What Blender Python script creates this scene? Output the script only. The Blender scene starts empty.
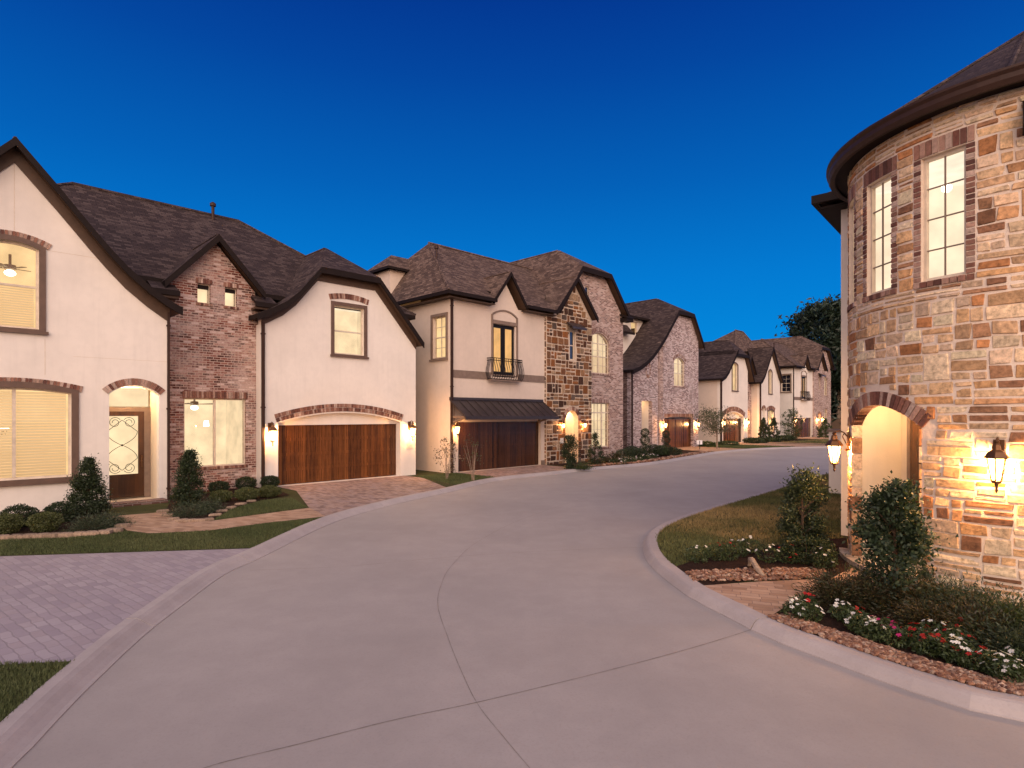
import bpy, bmesh, math, random
import numpy as np
from mathutils import Vector, Matrix
from mathutils.geometry import tessellate_polygon
R = math.radians
PI = math.pi
rnd = random.Random(7)
rng = np.random.default_rng(11)
scene = bpy.context.scene
COL = scene.collection
SQ = math.sqrt(2.0)
F, HX, HY, EYE = 585.0, 512.0, 415.0, 2.5      # survey of the street: focal length, principal point, eye height

# ------------------------------------------------------------------ survey helpers
def G(px, py, z=0.0):
    """ground point seen at a survey bearing, as world XY"""
    Y = F * (EYE - z) / (py - HY)
    return ((px - HX) / F * Y, Y)
def SV(px, py, V):
    """point on the vertical plane V (street frame) -> (U, z)"""
    a = (px - HX) / F
    Y = SQ * V / (1 - a)
    return V * (1 + a) / (1 - a), EYE + (HY - py) * Y / F
def uv2xy(U, V): return ((U - V) / SQ, (U + V) / SQ)
def xy2uv(x, y): return ((x + y) / SQ, (y - x) / SQ)

# ------------------------------------------------------------------ mesh builder
class MB:
    def __init__(s): s.v = []; s.f = []; s.m = []; s.c = {}; s.T = None; s.col = None; s.vc = []
    def pt(s, p):
        p = Vector(p)
        if s.T is not None: p = s.T @ p
        s.v.append(p); s.vc.append(s.col); return len(s.v) - 1
    def face(s, pts, mi=0):
        s.f.append([s.pt(p) for p in pts]); s.m.append(mi)
    def idx(s, ids, mi=0): s.f.append(list(ids)); s.m.append(mi)
    def box(s, x0, x1, y0, y1, z0, z1, mi=0):
        if x1 < x0: x0, x1 = x1, x0
        if y1 < y0: y0, y1 = y1, y0
        if z1 < z0: z0, z1 = z1, z0
        i = [s.pt(p) for p in ((x0,y0,z0),(x1,y0,z0),(x1,y1,z0),(x0,y1,z0),(x0,y0,z1),(x1,y0,z1),(x1,y1,z1),(x0,y1,z1))]
        for q in ((0,3,2,1),(4,5,6,7),(0,1,5,4),(1,2,6,5),(2,3,7,6),(3,0,4,7)): s.idx([i[k] for k in q], mi)
    def hexa(s, lo, hi, mi=0):
        """loft between two closed loops of the same length"""
        n = len(lo); a = [s.pt(p) for p in lo]; b = [s.pt(p) for p in hi]
        for k in range(n): s.idx([a[k], a[(k+1)%n], b[(k+1)%n], b[k]], mi)
        s.idx(a[::-1], mi); s.idx(b, mi)
    def ring(s, rings, mi=0, cap=True, closed=True):
        """loft through a list of loops"""
        R_ = [[s.pt(p) for p in r] for r in rings]; n = len(R_[0])
        for a, b in zip(R_[:-1], R_[1:]):
            for k in range(n if closed else n-1): s.idx([a[k], a[(k+1)%n], b[(k+1)%n], b[k]], mi)
        if cap: s.idx(R_[0][::-1], mi); s.idx(R_[-1], mi)
    def tube(s, pts, r, n=6, mi=0):
        pts = [Vector(p) for p in pts]; rings = []
        for k, p in enumerate(pts):
            d = (pts[min(k+1, len(pts)-1)] - pts[max(k-1, 0)])
            if d.length < 1e-9: d = Vector((0,0,1))
            d.normalize()
            up = Vector((0,0,1)) if abs(d.z) < 0.9 else Vector((1,0,0))
            a = d.cross(up).normalized(); b = d.cross(a)
            rr = r[k] if isinstance(r, (list, tuple)) else r
            rings.append([p + (a*math.cos(t) + b*math.sin(t))*rr for t in [2*PI*i/n for i in range(n)]])
        s.ring(rings, mi)
    def lathe(s, prof, n=12, c=(0,0,0), mi=0):
        rings = [[(c[0]+r*math.cos(2*PI*i/n), c[1]+r*math.sin(2*PI*i/n), c[2]+z) for i in range(n)] for r, z in prof]
        s.ring(rings, mi)
    def ball(s, c, rx, ry=None, rz=None, n=10, m=6, mi=0):
        ry = ry or rx; rz = rz or rx
        s.ring([[(c[0]+rx*math.sin(PI*j/m)*math.cos(2*PI*i/n), c[1]+ry*math.sin(PI*j/m)*math.sin(2*PI*i/n), c[2]-rz*math.cos(PI*j/m))
                 for i in range(n)] for j in [0.15]+list(range(1, m))+[m-0.15]], mi)
    def wall(s, outer, holes, y, t, mi=0, reveal=None, mr=0):
        """slab in the x-z plane: front at y, back at y+t; each hole has its own reveal"""
        loops = [[Vector((a, b, 0)) for a, b in l] for l in [outer]+holes]
        flat = [p for l in loops for p in l]
        tris = tessellate_polygon(loops)
        fr = [s.pt((p.x, y, p.y)) for p in flat]; bk = [s.pt((p.x, y+t, p.y)) for p in flat]
        for tr in tris:
            a, b, c = (flat[i] for i in tr)
            ccw = (b.x-a.x)*(c.y-a.y)-(b.y-a.y)*(c.x-a.x) > 0
            tr = list(tr) if ccw else list(tr)[::-1]
            s.idx([fr[i] for i in tr], mi); s.idx([bk[i] for i in tr[::-1]], mi)
        o = 0
        for k, l in enumerate(loops):
            n = len(l); area = sum(l[i].x*l[(i+1)%n].y-l[(i+1)%n].x*l[i].y for i in range(n))
            for i in range(n):
                a, b = o+i, o+(i+1)%n
                q = [fr[a], bk[a], bk[b], fr[b]]
                if (area < 0) != (k > 0): q = q[::-1]
                s.idx(q, mr if k else mi)
            o += n
    def shell(s, faces, t, mt=0, mb=1, ms=2):
        """roof skin of thickness t (straight down); shared edges are welded"""
        key = lambda p: tuple(round(c, 4) for c in p)
        top = {}; bot = {}; cnt = {}
        for f in faces:
            n = sum((Vector(f[i]).cross(Vector(f[(i+1)%len(f)])) for i in range(len(f))), Vector())
            if n.z < 0: f.reverse()
            ks = [key(p) for p in f]
            for k in ks:
                if k not in top: top[k] = s.pt(k); bot[k] = s.pt((k[0], k[1], k[2]-t))
            s.idx([top[k] for k in ks], mt); s.idx([bot[k] for k in ks[::-1]], mb)
            for i in range(len(ks)):
                e = (ks[i], ks[(i+1)%len(ks)]); cnt[e] = cnt.get(e, 0)+1
        for (a, b) in cnt:
            if (b, a) not in cnt: s.idx([top[b], top[a], bot[a], bot[b]], ms)
    def build(s, name, mats, parent=None, smooth=False, kind=None, loc=None):
        me = bpy.data.meshes.new(name)
        me.from_pydata([tuple(p) for p in s.v], [], s.f)
        if not isinstance(mats, (list, tuple)): mats = [mats]
        for m in mats: me.materials.append(m)
        me.polygons.foreach_set('material_index', [min(i, len(mats)-1) for i in s.m])
        if smooth: me.polygons.foreach_set('use_smooth', [True]*len(s.f))
        if any(c is not None for c in s.vc):
            ca = me.color_attributes.new('Col', 'FLOAT_COLOR', 'POINT')
            buf = []
            for c in s.vc: buf += list(c or (.3,.3,.3))[:3] + [1.0]
            ca.data.foreach_set('color', buf)
        auto_uv(me)
        me.update()
        return link(name, me, parent, kind, loc)
def auto_uv(me):
    n = len(me.vertices); co = np.empty(n*3, np.float32); me.vertices.foreach_get('co', co); co = co.reshape(-1, 3)
    P = len(me.polygons); nm = np.empty(P*3, np.float32); me.polygons.foreach_get('normal', nm); nm = nm.reshape(-1, 3)
    ls = np.empty(P, np.int32); lt = np.empty(P, np.int32)
    me.polygons.foreach_get('loop_start', ls); me.polygons.foreach_get('loop_total', lt)
    L = len(me.loops); vi = np.empty(L, np.int32); me.loops.foreach_get('vertex_index', vi)
    pol = np.zeros(L, np.int32); pol[ls] = 1; pol = np.repeat(np.arange(P), lt) if (np.diff(ls) > 0).all() or P < 2 else np.cumsum(pol)-1
    N = nm[pol]; Pv = co[vi]
    t = np.stack([-N[:,1], N[:,0], np.zeros(L)], 1); ln = np.linalg.norm(t, axis=1)
    flat = ln < 0.05; t[flat] = (1,0,0); ln[flat] = 1; t /= ln[:,None]
    b = np.cross(N, t); b[flat] = (0,1,0)
    uv = np.stack([(Pv*t).sum(1), (Pv*b).sum(1)], 1).astype(np.float32)
    l = me.uv_layers.new(name='UVMap'); l.data.foreach_set('uv', uv.ravel())
def link(name, data, parent=None, kind=None, loc=None):
    o = bpy.data.objects.new(name, data); COL.objects.link(o)
    if parent is not None: o.parent = parent
    if kind: o['kind'] = kind
    if loc: o.location = loc
    return o
def tag(o, label, cat, group=None):
    o['label'] = label; o['category'] = cat
    if group: o['group'] = group
    return o
def thing(name, label, cat, loc=(0,0,0), rz=0.0, group=None):
    o = bpy.data.objects.new(name, None); COL.objects.link(o)
    o.location = loc; o.rotation_euler = (0,0,rz); o.empty_display_size = .2
    return tag(o, label, cat, group)
def np_mesh(name, quads, cols, mat, parent=None, kind=None, loc=None, smooth=False):
    """quads: (N,k,3) array, cols: (N,3)"""
    N, k = quads.shape[:2]
    me = bpy.data.meshes.new(name)
    me.vertices.add(N*k); me.vertices.foreach_set('co', quads.astype(np.float32).ravel())
    me.loops.add(N*k); me.loops.foreach_set('vertex_index', np.arange(N*k, dtype=np.int32))
    me.polygons.add(N); me.polygons.foreach_set('loop_start', np.arange(0, N*k, k, dtype=np.int32))
    me.polygons.foreach_set('loop_total', np.full(N, k, np.int32))
    me.update(calc_edges=True)
    ca = me.color_attributes.new('Col', 'FLOAT_COLOR', 'POINT')
    c4 = np.concatenate([np.repeat(cols, k, 0), np.ones((N*k,1))], 1).astype(np.float32)
    ca.data.foreach_set('color', c4.ravel())
    me.materials.append(mat); me.validate()
    return link(name, me, parent, kind, loc)

# ------------------------------------------------------------------ materials
class NT:
    def __init__(s, name):
        s.m = bpy.data.materials.new(name); s.m.use_nodes = True; s.t = s.m.node_tree; s.t.nodes.clear()
        s.out = s.t.nodes.new('ShaderNodeOutputMaterial')
        s.b = s.t.nodes.new('ShaderNodeBsdfPrincipled'); s.t.links.new(s.b.outputs[0], s.out.inputs[0])
    def n(s, typ, ins=None, **kw):
        nd = s.t.nodes.new('ShaderNode'+typ)
        for k, v in kw.items(): setattr(nd, k, v)
        for k, v in (ins or {}).items(): s.set(nd, k, v)
        return nd
    def set(s, nd, k, v):
        i = nd.inputs[k]
        if isinstance(v, bpy.types.NodeSocket): s.t.links.new(v, i)
        elif isinstance(v, bpy.types.Node): s.t.links.new(v.outputs[0], i)
        elif isinstance(v, (tuple, list)) and len(v) == 3 and i.type == 'RGBA': i.default_value = (*v, 1)
        else: i.default_value = v
    def uv(s, sc=(1,1,1)):
        t = s.n('TexCoord'); mp = s.n('Mapping', {'Vector': t.outputs['UV'], 'Scale': sc}); return mp.outputs[0]
    def obj(s, sc=(1,1,1)):
        t = s.n('TexCoord'); mp = s.n('Mapping', {'Vector': t.outputs['Object'], 'Scale': sc}); return mp.outputs[0]
    def noise(s, vec, scale, detail=4, rough=.55, dim='3D'):
        return s.n('TexNoise', {'Vector': vec, 'Scale': scale, 'Detail': detail, 'Roughness': rough}).outputs['Fac']
    def ramp(s, fac, stops, interp='LINEAR'):
        r = s.n('ValToRGB', {'Fac': fac}); cr = r.color_ramp; cr.interpolation = interp
        while len(cr.elements) > 1: cr.elements.remove(cr.elements[-1])
        for i, (p, c) in enumerate(stops):
            e = cr.elements[0] if i == 0 else cr.elements.new(p)
            e.position = p; e.color = (*c, 1) if not isinstance(c, float) else (c, c, c, 1)
        return r.outputs[0]
    def mix(s, fac, a, b, mode='MIX'):
        nd = s.n('Mix', data_type='RGBA', blend_type=mode)
        s.set(nd, 0, fac); s.set(nd, 6, a); s.set(nd, 7, b); return nd.outputs[2]
    def math(s, op, a, b=0.0):
        nd = s.n('Math', operation=op); s.set(nd, 0, a); s.set(nd, 1, b); return nd.outputs[0]
    def bump(s, h, strength=.4, dist=.02):
        return s.n('Bump', {'Height': h, 'Strength': strength, 'Distance': dist}).outputs[0]
    def done(s, color, rough=.8, bump=None, spec=.3, metal=0.0):
        s.set(s.b, 'Base Color', color); s.set(s.b, 'Roughness', rough); s.b.inputs['Metallic'].default_value = metal
        s.b.inputs['Specular IOR Level'].default_value = spec
        if bump is not None: s.set(s.b, 'Normal', bump)
        return s.m
def hsv(c, k): return tuple(min(1, x*k) for x in c)
def m_plain(name, c, rough=.6, metal=0.0, spec=.4, var=.15, sc=6.0):
    t = NT(name); n = t.noise(t.obj(), sc, 5)
    return t.done(t.ramp(n, [(.3, hsv(c, 1-var)), (.7, hsv(c, 1+var))]), rough, t.bump(t.noise(t.obj(), 60, 3), .12, .01), spec, metal)
def m_stucco(name, c):
    t = NT(name); v = t.obj()
    big = t.noise(v, .7, 5, .6); fine = t.noise(v, 55, 4, .7); mid = t.noise(v, 5, 4)
    drip = t.noise(t.obj((6, 6, .5)), 1.3, 5, .6)
    col = t.ramp(big, [(.3, hsv(c, .9)), (.55, c), (.75, hsv(c, 1.05))])
    col = t.mix(t.ramp(drip, [(.5, 0.0), (.78, .22)]), col, hsv(c, .72))
    col = t.mix(t.ramp(mid, [(.35, .18), (.55, 0.0)]), col, hsv(c, .8))
    return t.done(col, .9, t.bump(t.math('ADD', fine, t.math('MULTIPLY', mid, .6)), .35, .006), .2)
def m_brick(name, stops, mortar, bw=.215, rh=.075, ms=.011, wash=None, washamt=.5, offset=.5, bump=.6, gap=.012):
    t = NT(name); uv = t.uv()
    w = t.n('TexNoise', {'Vector': uv, 'Scale': 9.0, 'Detail': 2})
    uvw = t.n('VectorMath', {0: uv}, operation='ADD'); sc = t.n('VectorMath', {0: w.outputs['Color'], 1: (gap, gap, 0)}, operation='MULTIPLY')
    t.set(uvw, 1, sc.outputs[0])
    b = t.n('TexBrick', {'Vector': uvw.outputs[0], 'Color1': (0,0,0), 'Color2': (1,1,1), 'Mortar': (.5,.5,.5), 'Scale': 1.0,
                         'Mortar Size': ms, 'Mortar Smooth': .25, 'Bias': 0.0, 'Brick Width': bw, 'Row Height': rh}, offset=offset)
    col = t.ramp(b.outputs['Color'], stops)
    n1 = t.noise(uv, 30, 5, .7)
    col = t.mix(t.ramp(n1, [(.35, .35), (.6, 0.0)]), col, hsv(stops[0][1], .7))
    if wash:
        p = t.math('ADD', t.math('MULTIPLY', t.noise(uv, .9, 4, .6), .75), t.math('MULTIPLY', t.noise(uv, 16, 5, .7), .55))
        col = t.mix(t.ramp(p, [(.58, 0.0), (.82, washamt)]), col, wash)
    mcol = t.mix(t.noise(uv, 4, 4), hsv(mortar, .8), mortar)
    col = t.mix(b.outputs['Fac'], col, mcol)
    h = t.math('ADD', t.math('MULTIPLY', b.outputs['Fac'], -1.0), t.math('MULTIPLY', n1, .5))
    return t.done(col, .88, t.bump(h, bump, .012), .2)
def m_shingle(name, stops):
    t = NT(name); uv = t.uv()
    b = t.n('TexBrick', {'Vector': uv, 'Color1': (0,0,0), 'Color2': (1,1,1), 'Mortar': (.2,.2,.2), 'Scale': 1.0, 'Mortar Size': .006,
                         'Mortar Smooth': .1, 'Brick Width': .24, 'Row Height': .125}, offset=.37)
    n = t.noise(uv, 2.2, 5, .65); n2 = t.noise(uv, 90, 3, .7)
    fac = t.math('ADD', t.math('MULTIPLY', b.outputs['Color'], .72), t.math('MULTIPLY', n, .3))
    col = t.ramp(fac, stops)
    col = t.mix(t.ramp(n2, [(.4, .35), (.62, 0.0)]), col, hsv(stops[0][1], .55))
    col = t.mix(t.math('MULTIPLY', b.outputs['Fac'], .75), col, hsv(stops[0][1], .35))
    sy = t.n('SeparateXYZ', {0: uv}).outputs[1]
    fr = t.math('FRACT', t.math('DIVIDE', sy, .125))
    h = t.math('SUBTRACT', t.math('ADD', t.math('MULTIPLY', n2, .25), t.math('MULTIPLY', b.outputs['Color'], .5)), t.math('ADD', fr, b.outputs['Fac']))
    return t.done(col, .85, t.bump(h, .8, .02), .2)
def m_wood(name, dark, light, plank=.14, rough=.27, along=1):
    t = NT(name); uv = t.uv((1,1,1))
    s = t.n('SeparateXYZ', {0: uv}); u = s.outputs[0]
    pl = t.math('FLOOR', t.math('DIVIDE', u, plank))
    wn = t.n('TexWhiteNoise', {'W': pl}, noise_dimensions='1D').outputs['Value']
    st = t.n('Mapping', {'Vector': uv, 'Scale': (26, 1.3, 1)}).outputs[0]
    off = t.n('CombineXYZ', {0: t.math('MULTIPLY', wn, 9.0), 1: t.math('MULTIPLY', wn, 20.0)}).outputs[0]
    sv = t.n('VectorMath', {0: st, 1: off}, operation='ADD').outputs[0]
    g = t.noise(sv, 1.0, 6, .65); k = t.noise(uv, 3.0, 4, .6)
    f = t.math('ADD', t.math('ADD', t.math('MULTIPLY', g, .6), t.math('MULTIPLY', wn, .3)), t.math('MULTIPLY', k, .2))
    col = t.ramp(f, [(.3, dark), (.55, tuple((a+b)/2 for a, b in zip(dark, light))), (.8, light)])
    return t.done(col, rough, t.bump(g, .25, .006), .5)
def m_attr(name, rough=.85, nscale=14.0, var=.35, bump=.5, transl=0.0, spec=.25):
    t = NT(name); a = t.n('Attribute', attribute_name='Col').outputs['Color']
    n = t.noise(t.obj(), nscale, 5, .65)
    col = t.mix(1.0, a, t.ramp(n, [(.25, 1-var), (.5, 1.0), (.8, 1+var)]), 'MULTIPLY') if var else a
    m = t.done(col, rough, t.bump(n, bump, .015) if bump else None, spec)
    if transl:
        tr = t.n('BsdfTranslucent', {'Color': t.mix(1.0, col, (1.2,1.3,.7), 'MULTIPLY')})
        mx = t.n('MixShader', {0: transl, 1: t.b.outputs[0], 2: tr.outputs[0]}); t.t.links.new(mx.outputs[0], t.out.inputs[0])
    return m
def m_emit(name, c, s, transp=0.0):
    t = NT(name); e = t.n('Emission', {'Color': c, 'Strength': s})
    if transp:
        tr = t.n('BsdfTransparent'); mx = t.n('MixShader', {0: transp, 1: e.outputs[0], 2: tr.outputs[0]}); t.t.links.new(mx.outputs[0], t.out.inputs[0])
    else: t.t.links.new(e.outputs[0], t.out.inputs[0])
    return t.m
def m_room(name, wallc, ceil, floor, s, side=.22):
    """inside of a lit room: lamplight put into the glow colours, ceiling brighter, floor darker"""
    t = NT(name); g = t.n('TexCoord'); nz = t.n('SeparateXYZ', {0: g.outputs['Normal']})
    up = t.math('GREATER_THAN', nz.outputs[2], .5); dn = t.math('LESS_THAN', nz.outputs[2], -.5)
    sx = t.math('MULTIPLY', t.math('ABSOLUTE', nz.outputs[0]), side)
    c = t.mix(sx, wallc, hsv(wallc, .4)); c = t.mix(up, c, floor); c = t.mix(dn, c, ceil)  # room's light and shade set in the emission colour by face direction
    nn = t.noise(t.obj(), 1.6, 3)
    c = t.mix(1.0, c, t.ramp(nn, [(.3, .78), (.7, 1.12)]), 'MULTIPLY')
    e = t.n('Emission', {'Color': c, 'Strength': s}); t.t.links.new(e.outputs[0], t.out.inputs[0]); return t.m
def m_glass(name, tint=(1,1,1), refl=.5, dark=None):
    t = NT(name)
    gl = t.n('BsdfGlossy', {'Color': (1,1,1), 'Roughness': .02}); fr = t.n('Fresnel', {'IOR': 1.5})
    if dark: base = t.n('BsdfDiffuse', {'Color': dark})
    else: base = t.n('BsdfTransparent', {'Color': tint})
    mx = t.n('MixShader', {0: t.math('MULTIPLY', fr.outputs[0], refl), 1: base.outputs[0], 2: gl.outputs[0]})
    t.t.links.new(mx.outputs[0], t.out.inputs[0]); return t.m
def m_concrete(name, c, warm=(1,1,1), scl=1.0, stain=.25):
    t = NT(name); v = t.obj()
    big = t.noise(v, .35*scl, 6, .6); mid = t.noise(v, 2.2*scl, 6, .65); fine = t.noise(v, 45, 4, .7); grit = t.noise(v, 220, 2, .6)
    streak = t.noise(t.obj((.9, .12, 1)), 1.0, 5, .6)
    col = t.ramp(big, [(.3, hsv(c, .86)), (.5, c), (.72, hsv(c, 1.09))])
    col = t.mix(t.ramp(mid, [(.42, stain), (.6, 0.0)]), col, hsv(c, .78))
    col = t.mix(t.ramp(streak, [(.5, 0.0), (.75, .22)]), col, hsv(c, .74))
    col = t.mix(t.ramp(fine, [(.3, .28), (.5, 0.0), (.8, 0.0)]), col, hsv(c, .65))
    return t.done(col, .72, t.bump(t.math('ADD', fine, grit), .25, .006), .35)
def m_pave(name, stops, mortar, bw, rh, ms=.01, rot=0.0):
    t = NT(name); tc = t.n('TexCoord')
    mp = t.n('Mapping', {'Vector': tc.outputs['Object'], 'Rotation': (0,0,rot)}).outputs[0]
    w = t.n('TexNoise', {'Vector': mp, 'Scale': 5.0, 'Detail': 2}); sc = t.n('VectorMath', {0: w.outputs['Color'], 1: (.07,.07,0)}, operation='MULTIPLY')
    v = t.n('VectorMath', {0: mp, 1: sc.outputs[0]}, operation='ADD').outputs[0]
    b = t.n('TexBrick', {'Vector': v, 'Color1': (0,0,0), 'Color2': (1,1,1), 'Mortar': (.5,.5,.5), 'Scale': 1.0, 'Mortar Size': ms,
                         'Mortar Smooth': .3, 'Brick Width': bw, 'Row Height': rh}, offset=.43, squash=1.35, squash_frequency=3)
    n = t.noise(mp, 7, 5, .65); big = t.noise(mp, .8, 4)
    col = t.ramp(t.math('ADD', t.math('MULTIPLY', b.outputs['Color'], .7), t.math('MULTIPLY', n, .35)), stops)
    col = t.mix(t.ramp(big, [(.4, .25), (.6, 0.0)]), col, hsv(stops[0][1], .9))
    col = t.mix(t.math('MULTIPLY', b.outputs['Fac'], .85), col, mortar)
    h = t.math('ADD', t.math('MULTIPLY', b.outputs['Fac'], -1.0), t.math('MULTIPLY', n, .4))
    return t.done(col, .75, t.bump(h, .55, .012), .3)
def m_ground(name, a, b, sc=3.0, bump=.8):
    t = NT(name); v = t.obj(); n = t.noise(v, sc, 6, .7); f = t.noise(v, 60, 4, .7)
    col = t.ramp(t.math('ADD', t.math('MULTIPLY', n, .6), t.math('MULTIPLY', f, .4)), [(.35, a), (.65, b)])
    return t.done(col, .95, t.bump(f, bump, .03), .1)

M = {}
M['stucco'] = m_stucco('stucco_cream', (.74,.675,.605))
M['stucco_b'] = m_stucco('stucco_sand', (.64,.53,.44))
M['stucco_w'] = m_stucco('stucco_white', (.72,.65,.58))
M['porch'] = m_stucco('stucco_porch', (.72,.61,.47))
M['brick'] = m_brick('brick_red', [(.1,(.065,.018,.014)),(.4,(.15,.038,.026)),(.62,(.22,.068,.046)),(.8,(.31,.14,.105)),(.95,(.56,.41,.37))], (.46,.34,.28), ms=.012, wash=(.64,.51,.45), washamt=.72)
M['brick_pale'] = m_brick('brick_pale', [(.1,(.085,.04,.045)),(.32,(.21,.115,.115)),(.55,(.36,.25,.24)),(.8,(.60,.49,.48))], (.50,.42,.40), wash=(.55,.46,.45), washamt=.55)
M['brick_tan'] = m_brick('brick_tan', [(.1,(.12,.055,.045)),(.38,(.27,.14,.11)),(.6,(.36,.22,.18)),(.85,(.55,.40,.35))], (.48,.39,.35), wash=(.52,.42,.38), washamt=.45)
M['brick_dark'] = m_brick('brick_brown', [(.12,(.05,.022,.018)),(.4,(.12,.055,.042)),(.6,(.16,.085,.07)),(.85,(.24,.15,.13))], (.26,.2,.18))  # darker brown brick for the side wall and doorstep
M['voussoir'] = m_attr('brick_units', .85, 25, .4, .5)
M['stone'] = m_attr('stone_units', .88, 16, .6, .9)
M['mortar'] = m_ground('mortar_cream', (.68,.55,.44), (.80,.67,.55), 8, .5)
M['mortar_b'] = m_ground('mortar_tan', (.48,.37,.28), (.62,.50,.39), 8, .5)
M['shingle'] = m_shingle('shingle_dark', [(.2,(.038,.025,.023)),(.45,(.055,.037,.034)),(.62,(.075,.051,.045)),(.85,(.105,.074,.065))])
M['shingle_b'] = m_shingle('shingle_brown', [(.2,(.078,.050,.040)),(.45,(.118,.077,.060)),(.62,(.155,.102,.080)),(.85,(.205,.14,.11))])
M['fascia'] = m_plain('fascia_dark', (.014,.009,.008), .65, 0, .12)
M['soffit'] = m_plain('soffit_brown', (.07,.038,.022), .6)
M['gutter'] = m_plain('gutter_brown', (.04,.02,.014), .5, .0, .2)
M['trim'] = m_plain('trim_taupe', (.115,.068,.048), .55)
M['trim_b'] = m_plain('trim_taupe_light', (.20,.14,.105), .6)
M['vinyl'] = m_plain('vinyl_cream', (.60,.50,.39), .5)
M['awning'] = m_plain('awning_metal', (.065,.05,.05), .38, .5, .5)
M['door'] = m_wood('garage_wood', (.022,.007,.003), (.215,.075,.019))
M['door_b'] = m_wood('garage_wood_dark', (.018,.007,.004), (.10,.037,.013))
M['entry'] = m_wood('entry_wood', (.02,.008,.004), (.085,.033,.013), .2)
M['iron'] = m_plain('wrought_iron', (.018,.014,.013), .45, .6)
M['bronze'] = m_plain('lantern_bronze', (.13,.06,.025), .4, .6)
M['glass'] = m_glass('window_glass')
M['glass_dark'] = m_glass('window_glass_dark', refl=2.2, dark=(.012,.012,.02))
M['lampglass'] = m_emit('lantern_glass', (1,.62,.26), 14, .6)
M['globe'] = m_emit('lamp_globe', (1,.86,.62), 5.0)
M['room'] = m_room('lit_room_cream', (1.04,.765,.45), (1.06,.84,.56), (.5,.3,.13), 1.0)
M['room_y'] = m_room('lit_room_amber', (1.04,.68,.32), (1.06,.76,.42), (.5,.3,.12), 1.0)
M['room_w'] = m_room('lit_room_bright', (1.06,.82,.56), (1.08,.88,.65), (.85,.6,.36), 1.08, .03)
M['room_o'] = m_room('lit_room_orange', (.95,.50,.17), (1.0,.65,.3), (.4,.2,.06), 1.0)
t = NT('blind_slats'); tr = t.n('BsdfTranslucent', {'Color': (.97,.90,.80)}); t.set(t.b, 'Base Color', (.72,.64,.54))
mx = t.n('MixShader', {0: .8, 1: t.b.outputs[0], 2: tr.outputs[0]}); t.t.links.new(mx.outputs[0], t.out.inputs[0]); M['blind'] = t.m
M['road'] = m_concrete('road_concrete', (.36,.318,.296))
M['curb'] = m_concrete('curb_concrete', (.405,.352,.335), scl=2.0, stain=.35)
M['joint'] = m_plain('joint_filler', (.19,.155,.142), .9)
M['pave'] = m_pave('paver_tan', [(.2,(.20,.13,.11)),(.45,(.33,.22,.18)),(.65,(.42,.30,.25)),(.9,(.30,.22,.22))], (.13,.09,.075), .22, .11, .006, R(45))
M['stamp'] = m_pave('paver_lavender', [(.2,(.29,.245,.27)),(.45,(.335,.285,.305)),(.65,(.375,.325,.34)),(.9,(.32,.265,.275))], (.26,.22,.235), .23, .115, .008, R(38))
M['walk'] = m_pave('paver_walk', [(.2,(.27,.16,.10)),(.45,(.39,.24,.155)),(.65,(.48,.32,.22)),(.9,(.36,.235,.165))], (.2,.13,.10), .23, .115, .006, R(20))
M['lawn'] = m_ground('lawn_soil', (.035,.040,.016), (.085,.082,.034), 2.0)
M['earth'] = m_ground('far_ground', (.03,.04,.018), (.07,.07,.035), .3)
M['mulch'] = m_ground('mulch_bark', (.014,.008,.006), (.05,.027,.019), 12, 1.0)
M['leaf'] = m_attr('leaf', .5, 3, 0, 0, .25, .4)
M['blade'] = m_attr('grass_blade', .7, 3, 0, 0, .2, .2)
M['petal'] = m_attr('petal', .6, 3, 0, 0, .3, .2)
M['bark'] = m_plain('bark', (.085,.055,.038), .9, 0, .1, .35, 20)
M['bark_pale'] = m_plain('bark_pale', (.26,.19,.14), .9, 0, .1, .3, 20)
M['rock'] = m_attr('river_rock', .85, 30, .5, .6)
M['plaque'] = m_plain('plaque_ivory', (.62,.56,.48), .5)
M['signwhite'] = m_plain('sign_white', (.7,.66,.66), .5)
# ------------------------------------------------------------------ building pieces
def arch(u0, u1, z0, zs, rise, n=12):
    """opening outline with a segmental (or round) head"""
    c = (u0+u1)/2; w = (u1-u0)/2; rise = min(rise, w*.999)
    r = (w*w+rise*rise)/(2*rise); zc = zs+rise-r; a0 = math.asin(min(1, w/r))
    if rise > w*.99: a0 = PI/2
    top = [(c+r*math.sin(a0*(1-2*k/n)), zc+r*math.cos(a0*(1-2*k/n))) for k in range(n+1)]
    return [(u0, z0), (u1, z0)] + top
def rect(u0, u1, z0, z1): return [(u0,z0),(u1,z0),(u1,z1),(u0,z1)]
def prof_z(prof, u):
    for (a, b), (c, d) in zip(prof[:-1], prof[1:]):
        if a <= u <= c: return b+(d-b)*(u-a)/max(1e-6, c-a)
    return prof[0][1] if u < prof[0][0] else prof[-1][1]
BRICKS = [(.20,.09,.062),(.26,.13,.09),(.32,.19,.14),(.15,.062,.045),(.11,.05,.038),(.42,.30,.24),(.24,.12,.085),(.36,.235,.18)]
BRICKS_T = [(.24,.15,.13),(.30,.20,.17),(.36,.26,.23),(.42,.32,.28),(.2,.11,.09)]
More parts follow.
